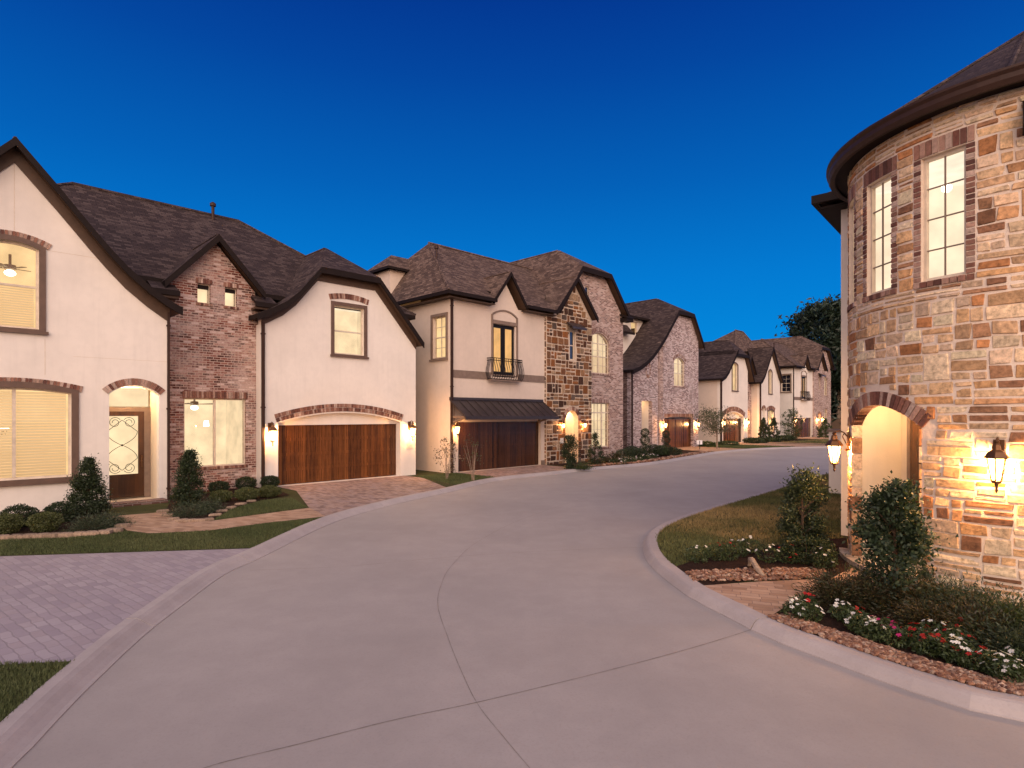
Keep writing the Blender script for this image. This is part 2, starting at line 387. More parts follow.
def brick_arch(mb, u0, u1, zs, rise, h, y, d=.1, bw=.066, rows=1, pal=BRICKS):
    """soldier bricks fanned over an opening"""
    c = (u0+u1)/2; w = (u1-u0)/2
    r = (w*w+rise*rise)/(2*rise); zc = zs+rise-r; a0 = math.asin(min(1, w/r))
    for q in range(rows):
        ri = r+q*h/rows+.004; ro = r+(q+1)*h/rows-.008; n = max(4, int(2*a0*r/bw))
        for k in range(n):
            a = -a0+2*a0*k/n+.006*bw/r*10/2; b = -a0+2*a0*(k+1)/n-.05*bw/r*2
            p = rnd.uniform(-.004, .008); mb.col = hsv(rnd.choice(pal), rnd.uniform(.8, 1.15))
            f = [(c+q_*math.sin(t), zc+q_*math.cos(t)) for q_, t in ((ri,a),(ri,b),(ro,b),(ro,a))]
            mb.hexa([(x, y-.02-p, z) for x, z in f], [(x, y+d, z) for x, z in f])
    mb.col = None
def brick_row(mb, u0, u1, z0, z1, y, d=.08, bw=.066, pal=BRICKS):
    n = max(2, int((u1-u0)/bw)); s = (u1-u0)/n
    for k in range(n):
        mb.col = hsv(rnd.choice(pal), rnd.uniform(.8, 1.15)); p = rnd.uniform(-.004, .008)
        mb.box(u0+k*s+.005, u0+(k+1)*s-.005, y-.02-p, y+d, z0, z1)
    mb.col = None

class House:
    def __init__(s, name, label, U0, V0, rz=R(45), xy=None):
        s.U0, s.V0 = U0, V0
        x, y = xy if xy else uv2xy(U0, V0)
        s.o = thing(name, label, 'house', (x, y, 0), rz)
    def p(s, px, py, V):
        U, z = SV(px, py, V); return U-s.U0, z
    def add(s, mb, name, mats, parent=None, smooth=False): return mb.build(name, mats, parent or s.o, smooth)
    def window(s, u0, u1, z0, z1, y=0.0, T=None, casing=0.0, cas_mat='trim', mull=(), bars=(), rise=0.0, room='room', blind=None,
               sill=True, up=.25, depth=1.6, frame='vinyl', rec=.09, lit=True, fw=.05, name='window', brick=None, label=None, e=.35, pal=BRICKS):
        """window part with pane, blinds and the lit room behind it; returns the outline of the hole in the wall"""
        hole = arch(u0, u1, z0, z1-rise, rise) if rise else rect(u0, u1, z0, z1)
        m = MB(); m.T = T
        def bx(a, b, c, d, e, f, mi=0): m.box(a, b, c, d, e, f, mi)
        if rise:
            inner = arch(u0+fw, u1-fw, z0+fw, z1-rise-fw*.3, max(.03, rise-fw*.7))
            m.wall(hole, [inner], y+rec, .06, 0, 0)
        else:
            bx(u0, u0+fw, y+rec, y+rec+.06, z0, z1); bx(u1-fw, u1, y+rec, y+rec+.06, z0, z1)
            bx(u0+fw, u1-fw, y+rec, y+rec+.06, z0, z0+fw); bx(u0+fw, u1-fw, y+rec, y+rec+.06, z1-fw, z1)
        for q in mull: bx(u0+(u1-u0)*q-.035, u0+(u1-u0)*q+.035, y+rec-.012, y+rec+.05, z0+fw, z1-fw)
        for kind, q, wd in bars:
            if kind == 'h': bx(u0+fw, u1-fw, y+rec+.008, y+rec+.052, z0+(z1-z0)*q-wd/2, z0+(z1-z0)*q+wd/2)
            else: bx(u0+(u1-u0)*q-wd/2, u0+(u1-u0)*q+wd/2, y+rec+.011, y+rec+.049, z0+fw, z1-fw)
        win = s.add(m, name, M[frame])
        if label: win['label'] = label
        if casing:
            c = MB(); c.T = T; w = casing; zt = z1+(.02 if rise else 0)
            out = arch(u0-w, u1+w, z0-w*.9, z1-rise+w*.55, rise+w*.45) if rise else rect(u0-w, u1+w, z0-w*.9, z1+w)
            c.wall(out, [hole], y-.045, .06, 0, 0)
            c.box(u0-w-.05, u1+w+.05, y-.085, y-.047, z0-w*.95, z0-w*.35)
            s.add(c, 'casing', M[cas_mat], win)
        g = MB(); g.T = T
        g.face([(u0+.01, y+rec+.03, z0+.01), (u1-.01, y+rec+.03, z0+.01), (u1-.01, y+rec+.03, z1-.01 if not rise else z1-rise), (u0+.01, y+rec+.03, z1-.01 if not rise else z1-rise)])
        if rise:
            a = arch(u0+.01, u1-.01, z1-rise, z1-rise, rise-.01)[2:]
            g.face([(p, y+rec+.03, q) for p, q in a])
        s.add(g, 'pane', M['glass' if lit else 'glass_dark'], win)
        if lit:
            r = MB(); r.T = T; x0, x1, a, b, zz0, zz1 = u0-e, u1+e, y+.26, y+.26+depth, z0-.5, z1+up
            r.face([(x0,b,zz0),(x1,b,zz0),(x1,b,zz1),(x0,b,zz1)]); r.face([(x0,a,zz0),(x0,b,zz0),(x0,b,zz1),(x0,a,zz1)])
            r.face([(x1,b,zz0),(x1,a,zz0),(x1,a,zz1),(x1,b,zz1)]); r.face([(x0,a,zz0),(x1,a,zz0),(x1,b,zz0),(x0,b,zz0)])
            r.face([(x0,a,zz1),(x0,b,zz1),(x1,b,zz1),(x1,a,zz1)])
            s.add(r, 'lit_room', M[room], win)
        if blind:
            f0, f1, pitch = blind; b = MB(); b.T = T; z = z0+(z1-z0)*f0
            segs = [u0+fw]+[u0+(u1-u0)*q for q in mull]+[u1-fw]
            while z < z0+(z1-z0)*f1-.02:
                for a_, c_ in zip(segs[:-1], segs[1:]):
                    b.face([(a_+.03, y+rec+.12, z), (c_-.03, y+rec+.12, z), (c_-.03, y+rec+.155, z+pitch*.82), (a_+.03, y+rec+.155, z+pitch*.82)])
                z += pitch
            s.add(b, 'blind', M['blind'], win)
        if brick:
            b = MB(); b.T = T; kind, h = brick
            if kind == 'arch': brick_arch(b, u0-casing-.06, u1+casing+.06, z1-rise+casing+.02 if not rise else z1-rise+.03, rise+.05 if rise else .14, h, y-.005, pal=pal)
            else: brick_row(b, u0-.05, u1+.05, z1+.01, z1+h, y-.005, pal=pal)
            s.add(b, 'brick_lintel', M['voussoir'], win)
            if sill and not casing:
                b = MB(); b.T = T; brick_row(b, u0-.05, u1+.05, z0-.085, z0-.005, y-.025, pal=pal); s.add(b, 'brick_sill', M['voussoir'], win)
        return hole
    def garage(s, u0, u1, z1, y, mat='door', panels=4):
        """planked overhead door set back in its opening"""
        z0 = .11; d = MB(); w = .142; n = int(round((u1-u0)/w)); w = (u1-u0)/n
        for k in range(n):
            q = rnd.uniform(0, .006); d.box(u0+k*w+.004, u0+(k+1)*w-.004, y+.03-q, y+.08, z0, z1)
        d.box(u0, u1, y+.06, y+.10, z0, z1)
        h = (z1-z0)/panels
        for k in range(panels+1):
            zz = z0+k*h; d.box(u0, u1, y+.012, y+.031, max(z0, zz-.055), min(z1, zz+.055))
        for k in range(5):
            uu = u0+(u1-u0)*k/4; d.box(max(u0, uu-.055), min(u1, uu+.055), y+.008, y+.03, z0+.06, z1-.06)
        g = s.add(d, 'garage_door', M[mat])
        return g
    def gable(s, prof, y0, y1, t=.16, clip=None, board=.26, mat='shingle', name='roof'):
        """roof over a gable front; prof runs left eave -> apex -> right eave, clip=(height, set-back) makes the clipped peak"""
        k = max(range(len(prof)), key=lambda i: prof[i][1]); ap = prof[k]; L, Rr = list(prof[:k]), list(prof[k+1:]); F_ = []
        if clip:
            zc, D = clip
            def cut(a, b): q = (zc-a[1])/(b[1]-a[1]); return (a[0]+(b[0]-a[0])*q, zc)
            Lc, Rc = cut(L[-1], ap), cut(Rr[0], ap)
            L.append(Lc); Rr.insert(0, Rc); yr = y0+D
            F_.append([(Lc[0],y0,zc),(Rc[0],y0,zc),(ap[0],yr,ap[1])])
            front = L+Rr
        else: yr = y0; front = list(prof)
        for ch in (L, Rr):
            for a, b in zip(ch[:-1], ch[1:]): F_.append([(a[0],y0,a[1]),(b[0],y0,b[1]),(b[0],y1,b[1]),(a[0],y1,a[1])])
        a = L[-1]; F_.append([(a[0],y0,a[1]),(ap[0],yr,ap[1]),(ap[0],y1,ap[1]),(a[0],y1,a[1])])
        a = Rr[0]; F_.append([(ap[0],yr,ap[1]),(a[0],y0,a[1]),(a[0],y1,a[1]),(ap[0],y1,ap[1])])
        m = MB(); m.shell(F_, t); rf = s.add(m, name, [M[mat], M['soffit'], M['fascia']])
        b = MB(); inn = []
        for (x, z) in front: inn.append((x, z-board))
        for (a, c), (a2, c2) in zip(zip(front[:-1], front[1:]), zip(inn[:-1], inn[1:])):
            b.hexa([(a[0],y0-.035,a[1]-.015),(a2[0],y0-.035,a2[1]),(c2[0],y0-.035,c2[1]),(c[0],y0-.035,c[1]-.015)],
                   [(a[0],y0+.03,a[1]-.015),(a2[0],y0+.03,a2[1]),(c2[0],y0+.03,c2[1]),(c[0],y0+.03,c[1]-.015)])
        s.add(b, 'bargeboard', M['fascia'], rf)
        r = MB(); r.tube([(ap[0], yr+.12, ap[1]-.005), (ap[0], y1, ap[1]-.005)], .05, 6); s.add(r, 'ridge_cap', M[mat], rf)
        return rf
    def hip(s, x0, x1, y0, y1, ze, xa, xb, yr, zr, t=.16, mat='shingle', name='roof', gut=True, yr2=None, soff=False):
        a, b = (xa, yr, zr), (xb, yr if yr2 is None else yr2, zr)
        A, B_, C_, D_ = (x0,y0,ze),(x1,y0,ze),(x1,y1,ze),(x0,y1,ze)
        if yr2 is None: fs = [[A,B_,b,a],[B_,C_,b],[C_,D_,a,b],[D_,A,a]]
        else: fs = [[A,B_,a],[B_,C_,b,a],[C_,D_,b],[D_,A,a,b]]
        m = MB(); m.shell(fs, t); rf = s.add(m, name, [M[mat], M['soffit'], M['fascia']])
        r = MB(); r.tube([(p[0],p[1],p[2]+.01) for p in (a, b)], .07, 6)
        for p, q in ((A,a),(B_,b if yr2 is None else a)): r.tube([(p[0],p[1],p[2]+.015),(q[0],q[1],q[2]+.01)], .06, 6)
        s.add(r, 'ridge_cap', M[mat], rf)
        if gut:
            g = MB()
            for (p, q, ax) in ((A, B_, 0), (D_, A, 1), (B_, C_, 1)):
                if ax == 0: g.box(p[0]-.02, q[0]+.02, p[1]-.12, p[1]-.003, ze-.15, ze-.015)
                else:
                    sg = -1 if p[0] == x0 else 1
                    g.box(p[0]+sg*.003, p[0]+sg*.12, y0-.118, y1, ze-.15, ze-.015)
            s.add(g, 'gutter', M['fascia'], rf)
        if not soff: return rf
        sf = MB(); sf.box(x0+.01, x1-.01, y0+.01, y1-.01, ze-t-.13, ze-t-.1); s.add(sf, 'soffit', M['soffit'], rf)
        return rf
    def downspout(s, u, y, z0, z1, w=.09):
        m = MB(); m.box(u-w/2, u+w/2, y-w, y-.002, z0, z1)
        for z in (z0+.5, (z0+z1)/2, z1-.4): m.box(u-w/2-.02, u+w/2+.02, y-w-.006, y-.001, z, z+.05)
        s.add(m, 'downspout', M['gutter'])
    def lantern(s, u, y, z, sc=1.0, watts=26, rz=0.0): return wall_lantern(s.o, (u, y, z), sc, watts, rz)
    def vent(s, u, y, z, h, r=.06):
        m = MB(); m.lathe([(r, -.5), (r, h), (r*1.9, h), (r*1.9, h+.1), (r*.6, h+.16)], 10, (u, y, z)); s.add(m, 'vent_pipe', M['gutter'])
    def porch(s, u0, u1, z1, y0, y1, watts=18, mat='porch', z0=.12):
        """recess behind an opening, with a lit ceiling lamp"""
        m = MB(); e = .004
        m.box(u0-.12, u0-e, y0, y1, z0, z1+.15); m.box(u1+e, u1+.12, y0, y1, z0, z1+.15)
        m.box(u0-.12, u1+.12, y1+e, y1+.1, z0, z1+.15); m.box(u0-.12, u1+.12, y0, y1+.1, z1+.154, z1+.3); m.box(u0-.12, u1+.12, y0-.02, y1+.1, z0-.2, z0-.004)
        p = s.add(m, 'porch', M[mat])
        l = MB(); l.lathe([(.11,.15),(.11,.11),(.07,.05),(.02,.02)], 12, ((u0+u1)/2, (y0+y1)/2, z1)); s.add(l, 'porch_light', M['globe'], p)
        add_light(s.o, ((u0+u1)/2, (y0+y1)/2, z1-.1), watts*2.1, (1,.62,.32), .06)
        return p
def add_light(parent, loc, watts, col=(1,.48,.16), r=.035, name='lamp_glow'):
    d = bpy.data.lights.new(name, 'POINT'); d.energy = watts; d.color = col; d.shadow_soft_size = r
    o = link(name, d, parent, None, loc); return o
# --- one lantern mesh, shared by every copy
def _lantern_meshes():
    b = MB(); hexp = lambda r, z: [(r*math.cos(PI/3*k+.52), -.24+r*math.sin(PI/3*k+.52), z) for k in range(6)]
    b.box(-.065, .065, -.02, .0, .12, .44)
    b.lathe([(.03,-.02),(.05,.0),(.02,.03)], 8, (0,-.02,.1))
    b.tube([(0,-.02,.36),(0,-.07,.43),(0,-.15,.47),(0,-.22,.45),(0,-.24,.39)], .013, 6)
    b.tube([(0,-.02,.18),(0,-.06,.27),(0,-.1,.36),(0,-.07,.42)], .009, 6)
    b.ring([hexp(.155,.175), hexp(.16,.19), hexp(.105,.265), hexp(.06,.30), hexp(.05,.37), hexp(.02,.40)])
    b.ring([hexp(.03,.395), hexp(.04,.42), hexp(.01,.45)])
    for k in range(6):
        a = PI/3*k+.52; p = lambda r, z: (r*math.cos(a), -.24+r*math.sin(a), z)
        b.tube([p(.118,.18), p(.065,-.14), p(.04,-.19)], .0085, 5)
    b.ring([hexp(.05,-.185), hexp(.07,-.17), hexp(.07,-.15), hexp(.05,-.14)])
    b.ring([hexp(.028,-.19), hexp(.014,-.27), hexp(.024,-.29), hexp(.004,-.33)])
    g = MB(); g.ring([hexp(.108,.17), hexp(.058,-.13)], cap=False)
    return b, g
_L = {}
LAMP = 7.4
def wall_lantern(parent, loc, sc=1.0, watts=26, rz=0.0):
    if not _L:
        b, g = _lantern_meshes()
        a = b.build('wall_lantern', M['bronze'], parent); c = g.build('glass', M['lampglass'], a)
        _L['a'], _L['c'] = a, c
    else:
        a = _L['a'].copy(); COL.objects.link(a); a.parent = parent
        c = _L['c'].copy(); COL.objects.link(c); c.parent = a
    a.location = loc; a.rotation_euler = (0,0,rz); a.scale = (sc,)*3
    add_light(a, (0,-.24,.04), watts*LAMP, name='lamp_glow')
    return a
def stone_units(mb, mapf, s0, s1, z0, z1, holes, pal, band=(.3,.46), chunk=(.3,.8), gap=.014, raise_=.022, sub=(3,3), chunky=False):
    """random coursed rubble: every stone its own chipped, cushioned block. holes: list of (s0,s1,z0,z1)"""
    rects = []
    z = z0
    while z < z1-.02:
        bh = min(rnd.uniform(*band), z1-z)
        if z1-z-bh < .12: bh = z1-z
        s = s0
        while s < s1-.02:
            cw = min(rnd.uniform(*chunk), s1-s)
            if s1-s-cw < .12: cw = s1-s
            k = rnd.random(); rows = 1 if (bh < .17 or (k < .08 and cw < .45)) else (2 if k < .66 else 3)
            if chunky: rows = 1 if k < .42 else 2
            cuts = sorted([0]+[(i+rnd.uniform(-.18,.18))/rows for i in range(1, rows)]+[1])
            for a, b in zip(cuts[:-1], cuts[1:]):
                h = (b-a)*bh; n = 1 if (cw < .3 or (h < .11 and cw < .5) or chunky) else (2 if rnd.random() < .6 else 1)
                if cw > .6 and n == 1 and rnd.random() < .6: n = 2
                cc = [0]+sorted((i+rnd.uniform(-.22,.22))/n for i in range(1, n))+[1]
                for c, d in zip(cc[:-1], cc[1:]): rects.append([s+c*cw, s+d*cw, z+a*bh, z+b*bh])
            s += cw
        z += bh
    for r in rects:
        ok = True
        for h in holes:
            if r[0] < h[1] and r[1] > h[0] and r[2] < h[3] and r[3] > h[2]:
                c = [[r[0], h[0], r[2], r[3]], [h[1], r[1], r[2], r[3]], [r[0], r[1], r[2], h[2]], [r[0], r[1], h[3], r[3]]]
                c = [q for q in c if q[1]-q[0] > .05 and q[3]-q[2] > .04]
                if not c: ok = False; break
                r[:] = max(c, key=lambda q: (q[1]-q[0])*(q[3]-q[2]))
        if not ok: continue
        a, b, c, d = r[0]+gap*rnd.uniform(.4,1), r[1]-gap*rnd.uniform(.4,1), r[2]+gap*rnd.uniform(.4,1), r[3]-gap*rnd.uniform(.4,1)
        if b-a < .03 or d-c < .025: continue
        mb.col = hsv(rnd.choice(pal), rnd.uniform(.78, 1.2)); NX, NZ = sub
        iw, ih = (.022, .018) if chunky else (.013, .011)
        xs = [0, min(.4, iw/(b-a))]+[i/(NX-1) for i in range(1, NX-1)]+[1-min(.4, iw/(b-a)), 1]
        zs = [0, min(.4, ih/(d-c))]+[i/(NZ-1) for i in range(1, NZ-1)]+[1-min(.4, ih/(d-c)), 1]
        jx = [rnd.uniform(-1,1)*min(.016,(b-a)*.08) for _ in range(4)]; jz = [rnd.uniform(-1,1)*min(.014,(d-c)*.09) for _ in range(4)]
        tx, tz, pr = rnd.uniform(-.01,.01), rnd.uniform(-.008,.008), rnd.uniform(.5,1.25)*raise_
        grid = []
        for zi in zs:
            row = []
            for xi in xs:
                w = ((1-xi)*(1-zi), xi*(1-zi), xi*zi, (1-xi)*zi)
                x = a+(b-a)*xi+sum(p*q for p, q in zip(w, jx)); zz = c+(d-c)*zi+sum(p*q for p, q in zip(w, jz))
                edge = xi in (0, 1) or zi in (0, 1)
                if edge and (xi in (0,1)) and (zi in (0,1)):
                    x += (.5-xi)*.016; zz += (.5-zi)*.014
                hh = -.012 if edge else pr+tx*(xi-.5)*2+tz*(zi-.5)*2+rnd.uniform(-.003,.003)
                row.append(mb.pt(mapf(x, zz, hh)))
            grid.append(row)
        for j in range(len(zs)-1):
            for i in range(len(xs)-1): mb.idx([grid[j][i], grid[j][i+1], grid[j+1][i+1], grid[j+1][i]])
    mb.col = None
# ================================================================== HOUSE A : cream stucco house with the red brick bay
h = House('row_house', 'cream stucco house with a red brick bay between two swept gables, nearest on the left', 5.8, 19.45)
U0 = h.U0; YW, YB = 18.6-19.45, 19.85-19.45
uc = 1.5-U0
half = [(0,9.15),(.84,8.16),(1.5,7.34),(1.87,6.9),(2.3,6.44),(2.8,6.02),(3.25,5.71),(3.6,5.53)]
prof = [(uc-a, z) for a, z in half[::-1]]+[(uc+a, z) for a, z in half[1:]]
h.gable(prof, YW-.36, 4.4, board=.22, t=.14)
def frieze(h, prof, ua, ub, y, d0=.2, d1=.44):
    us = [ua]+[u for u, z in prof if ua < u < ub]+[ub]; m = MB()
    for a, b in zip(us[:-1], us[1:]):
        za, zb = prof_z(prof, a), prof_z(prof, b)
        m.hexa([(a,y-.05,za-d0+.05),(a,y-.05,za-d1),(b,y-.05,zb-d1),(b,y-.05,zb-d0+.05)], [(a,y-.004,za-d0+.05),(a,y-.004,za-d1),(b,y-.004,zb-d1),(b,y-.004,zb-d0+.05)])
    h.add(m, 'rake_frieze', M['soffit'])
frieze(h, prof, uc-3.36, uc+3.36, YW, .2, .52)
def groove(h, segs, y):
    for a, b, c, d in segs:
        m = MB(); m.box(a, b, y-.003, y+.002, c, d); h.add(m, 'control_joint', M['vinyl'])
groove(h, ((uc-.006, uc+.006, 7.0, 8.6), (uc+.58, uc+.592, 3.5, 4.4), (uc+.62, uc+2.2, 6.62, 6.63), (uc+1.16, uc+3.3, 4.0, 4.008)), YW)
def gable_wall(prof, ua, ub, drop=.2, z0=-.2):
    us = sorted({ua, ub}|{u for u, z in prof if ua < u < ub})
    return [(ua, z0), (ub, z0)]+[(u, prof_z(prof, u)-drop) for u in reversed(us)]
holes = []
holes.append(h.window(uc-.62, uc+.47, 4.62, 6.72, YW, casing=.13, rise=.12, bars=[('h',.5,.05)], room='room_y', blind=(0,.5,.06), brick=('arch',.17), depth=1.0, label='upper window under a brick arch with a ceiling fan inside'))
holes.append(h.window(uc-1.12, uc+1.12, .92, 3.17, YW, casing=.15, rise=.12, mull=(.5,), room='room_y', blind=(0,.97,.07), brick=('arch',.17), depth=2.2, label='wide double window with closed blinds'))
eu0, eu1 = 3.43-U0, 4.60-U0
holes.append(arch(eu0, eu1, .12, 3.06, .24))
w = MB(); w.wall(gable_wall(prof, uc-3.36, uc+3.36), holes, YW, .24); h.add(w, 'front_wall', M['stucco'])
for q in ((uc+3.12, uc+3.36, YW+.24, 3, -.2, 5.3), (uc-3.36, uc-3.12, YW+.24, 9, -.2, 5.3)):
    w = MB(); w.box(*q); h.add(w, 'side_wall', M['stucco'])
b = MB(); brick_arch(b, eu0-.03, eu1+.03, 3.06, .26, .19, YW-.005, .06); h.add(b, 'brick_arch', M['voussoir'])
h.porch(eu0-.13, eu1, 3.34, YW+.242, YW+1.0, 34)
# entry door with scrolled iron over lit glass
yd = YW+.88; du0, du1 = 3.36-U0, 4.44-U0
m = MB(); m.box(eu0, eu1, yd, yd+.06, 2.6, 2.72); m.box(du1, eu1, yd-.01, yd+.06, .12, 2.6); m.box(eu0-.12, du0, yd-.01, yd+.06, .12, 2.6)
fr = h.add(m, 'door_frame', M['trim_b'])
m = MB(); m.box(eu0+.05, eu1-.05, yd+.03, yd+.05, 2.74, 3.26); h.add(m, 'transom_pane', M['room'], fr)
m = MB(); a, c, g0, g1, y0 = du0, du1, .82, 2.47, yd+.0
m.box(a, c, y0, y0+.05, .16, g0); m.box(a, c, y0+.001, y0+.05, g1, 2.6); m.box(a, a+.15, y0-.001, y0+.05, g0, g1); m.box(c-.15, c, y0-.001, y0+.05, g0, g1)
m.box(a+.14, c-.14, y0-.02, y0, .3, .7)
dr = h.add(m, 'entry_door', M['entry'])
m = MB(); m.box(a+.15, c-.15, y0+.02, y0+.03, g0, g1); h.add(m, 'pane', M['room'], dr)
m = MB(); cx, cz, hw, hh = (a+c)/2, (g0+g1)/2, (c-a)/2-.17, (g1-g0)/2-.02
def curve(f, n=18): m.tube([(cx+x, y0-.0, cz+z) for x, z in [f(i/n) for i in range(n+1)]], .008, 5)
for sx in (-1, 1):
    for sz in (-1, 1):
        curve(lambda t: (sx*hw*math.sin(t*PI/2), sz*hh*.48*(t**1.15)), 10)
        curve(lambda t: (sx*hw*(1-t*.99), sz*(hh*.48+hh*.40*t)), 8)
        curve(lambda t: (sx*(hw*.47+(.15-.09*t)*math.cos(2.6-t*9)), sz*(hh*.80+(.15-.09*t)*math.sin(2.6-t*9))), 26)
m.ball((cx, y0, cz), .03); h.add(m, 'iron_scroll', M['iron'], dr)
m = MB(); m.tube([(c-.07, y0-.05, 1.0), (c-.07, y0-.05, 1.35)], .014); m.ball((c-.07, y0-.02, 1.18), .03); h.add(m, 'handle', M['bronze'], dr)
m = MB(); m.box(eu0-.12, eu1+.1, YW-.5, YW-.002, -.1, .17); h.add(m, 'doorstep', M['brick_dark'])
# red brick bay
bp = [(4.98-U0,6.5),(6.5-U0,8.2),(7.95-U0,6.58)]
holes = []
ws = h.p(184, 398, 19.85); we = h.p(246, 464.5, 19.85)
holes.append(h.window(ws[0], we[0], we[1], ws[1], YB, mull=(.49,), room='room', brick=('row',.22), depth=2.6, fw=.04, label='tall double window with a ceiling fan and lamps inside'))
for x0, x1 in ((197.5, 210.5), (225, 237)):
    p0 = h.p(x0, 289.5, 19.85); p1 = h.p(x1, 313, 19.85)
    holes.append(h.window(p0[0], p1[0], 6.02, 6.62, YB, room='room', brick=('row',.15), depth=.35, up=.0, e=.05, fw=.025, label='small square window high in the brick bay'))
us = [4.5-U0, 8.15-U0]
w = MB(); w.wall([(us[0],-.2),(us[1],-.2),(us[1],6.05),(7.8-U0,6.1),(7.72-U0,6.6),(6.5-U0,7.98),(5.2-U0,6.55),(5.15-U0,6.1),(us[0],6.05)], holes, YB, .3); h.add(w, 'brick_bay_wall', M['brick'])
h.gable(bp, YB-.32, 3.6, board=.24, t=.12)
g = MB()
for a, c in ((4.62-U0, 5.33-U0), (7.6-U0, 8.3-U0)):
    g = MB(); g.shell([[(a,YB-.42,6.22),(c,YB-.42,6.22),(c,YB+.3,6.62),(a,YB+.3,6.62)]], .1, 0, 1, 2)
    g.box(a-.02, c+.02, YB-.5, YB-.421, 6.05, 6.2, 2); g.box(a, c, YB-.42, YB-.003, 5.98, 6.05, 1)
    h.add(g, 'eave_return', [M['shingle'], M['soffit'], M['fascia']])
# fan and lamps seen through the windows
def ceiling_fan(h, u, y, z, s=1.0):
    m = MB(); m.lathe([(.03,.35),(.03,.1),(.12,.08),(.13,-.02),(.06,-.05)], 10, (u,y,z))
    for k in range(5):
        a = 2*PI*k/5+.3; c, s_ = math.cos(a), math.sin(a)
        m.hexa([(u+c*.15-s_*.05, y+s_*.15+c*.05, z+.0), (u+c*.68*s-s_*.07, y+s_*.68*s+c*.07, z+.015), (u+c*.68*s+s_*.07, y+s_*.68*s-c*.07, z-.005), (u+c*.15+s_*.05, y+s_*.15-c*.05, z-.01)],
               [(u+c*.15-s_*.05, y+s_*.15+c*.05, z+.012), (u+c*.68*s-s_*.07, y+s_*.68*s+c*.07, z+.027), (u+c*.68*s+s_*.07, y+s_*.68*s-c*.07, z+.007), (u+c*.15+s_*.05, y+s_*.15-c*.05, z+.002)])
    f = h.add(m, 'ceiling_fan', M['trim_b']); g = MB(); g.ball((u,y,z-.12), .12, .12, .08); h.add(g, 'globe', M['globe'], f)
ceiling_fan(h, ws[0]+.62, YB+1.1, 2.86); ceiling_fan(h, uc-.02, YW+.78, 6.2, .62)
for q, s in ((.35, 1), (.8, 1.2)):
    m = MB(); u, y, z = ws[0]+(we[0]-ws[0])*q, YB+2.7, 2.2; m.lathe([(.1,-.1),(.07,.1)], 10, (u,y,z)); h.add(m, 'table_lamp', M['globe'])
m = MB(); cu, cy = uc-.3, YW+1.3
for k in range(8): m.tube([(cu,cy,1.9),(cu+.22*math.cos(k*PI/4),cy+.22*math.sin(k*PI/4),1.98),(cu+.26*math.cos(k*PI/4),cy+.26*math.sin(k*PI/4),2.1)], .012, 5)
m.lathe([(.01,.8),(.02,.1),(.05,-.1),(.01,-.2)], 8, (cu,cy,2.0)); ch = h.add(m, 'chandelier', M['bronze'])
for k in range(8):
    m = MB(); m.ball((cu+.26*math.cos(k*PI/4),cy+.26*math.sin(k*PI/4),2.15), .045, n=8, m=5); h.add(m, 'globe', M['globe'], ch)
# garage wing
gl = [h.p(*q, 19.1) for q in ((257.5,313.5),(272,308),(287,301),(300,291),(322,265.5))]
gr = [h.p(380, 278.5, 19.1), h.p(424, 342.5, 19.1)]
zc = (gl[-1][1]+gr[0][1])/2; gl[-1] = (gl[-1][0], zc); gr[0] = (gr[0][0], zc)
apx = ((gl[-1][0]+gr[0][0])/2, 8.95)
h.gable(gl+[apx]+gr, -.35, 4.2, clip=(zc-.001, 1.95), board=.22, t=.14)
gp = gl+gr
gu0, gu1 = 8.34-U0, 13.22-U0; wl, wr = 7.77-U0, 13.95-U0
frieze(h, gp, wl, wr, 0)
holes = [arch(gu0, gu1, .1, 2.22, .36, 16)]
p0 = h.p(334, 304, 19.45); p1 = h.p(364, 356, 19.45)
holes.append(h.window(p0[0], p1[0], p1[1], p0[1]-.02, 0, casing=.12, bars=[('h',.48,.05)], room='room', depth=.85, up=.03, label='upper window over the garage with a half-drawn shade'))
b = MB(); brick_arch(b, p0[0]-.16, p1[0]+.16, p0[1]+.14, .1, .21, -.005, .06); h.add(b, 'brick_lintel', M['voussoir'])
w = MB(); w.wall(gable_wall(gp, wl, wr, .2), holes, 0, .24); h.add(w, 'garage_wall', M['stucco'])
for q in ((wl, wl+.22, .24, 1.2, -.2, 5.5), (wr-.22, wr, .24, 9.5, -.2, 5.0)):
    w = MB(); w.box(*q); h.add(w, 'side_wall', M['stucco'])
w = MB(); w.box(gu0-.1, gu1+.1, .241, .3, 2.15, 2.75); w.box(gu0-.1, gu0, .241, .5, -.1, 2.15); w.box(gu1, gu1+.1, .241, .5, -.1, 2.15); h.add(w, 'garage_header', M['stucco'])
b = MB(); brick_arch(b, gu0-.05, gu1+.05, 2.25, .38, .29, -.005, .06, .062, rows=2); h.add(b, 'brick_arch', M['voussoir'])
h.garage(gu0, gu1, 2.16, .30)
h.lantern(gu0-.28, 0, 1.80, 1.0, 24); h.lantern(gu1+.42, 0, 1.80, 1.0, 24)
m = MB(); m.box(gu1+.3, gu1+.56, -.025, -.002, 1.16, 1.36); h.add(m, 'number_plaque', M['plaque'])
h.hip(-2.6-U0, 14.3-U0, 19.95-19.45, 10.8, 6.62, 3.5-U0, 9.04-U0, 24.85-19.45, 10.42, gut=False)
h.downspout(wl+.05, 0, -.1, 5.55); h.downspout(uc+3.36-.03, YW, -.1, 5.4, .06)
p = h.p(212.5, 217, 24.6); h.vent(p[0], 5.1, 10.25, .45)
w = MB(); w.box(-2.2-U0, 13.5-U0, 9.6, 9.8, -.2, 6.4); h.add(w, 'rear_wall', M['stucco'])

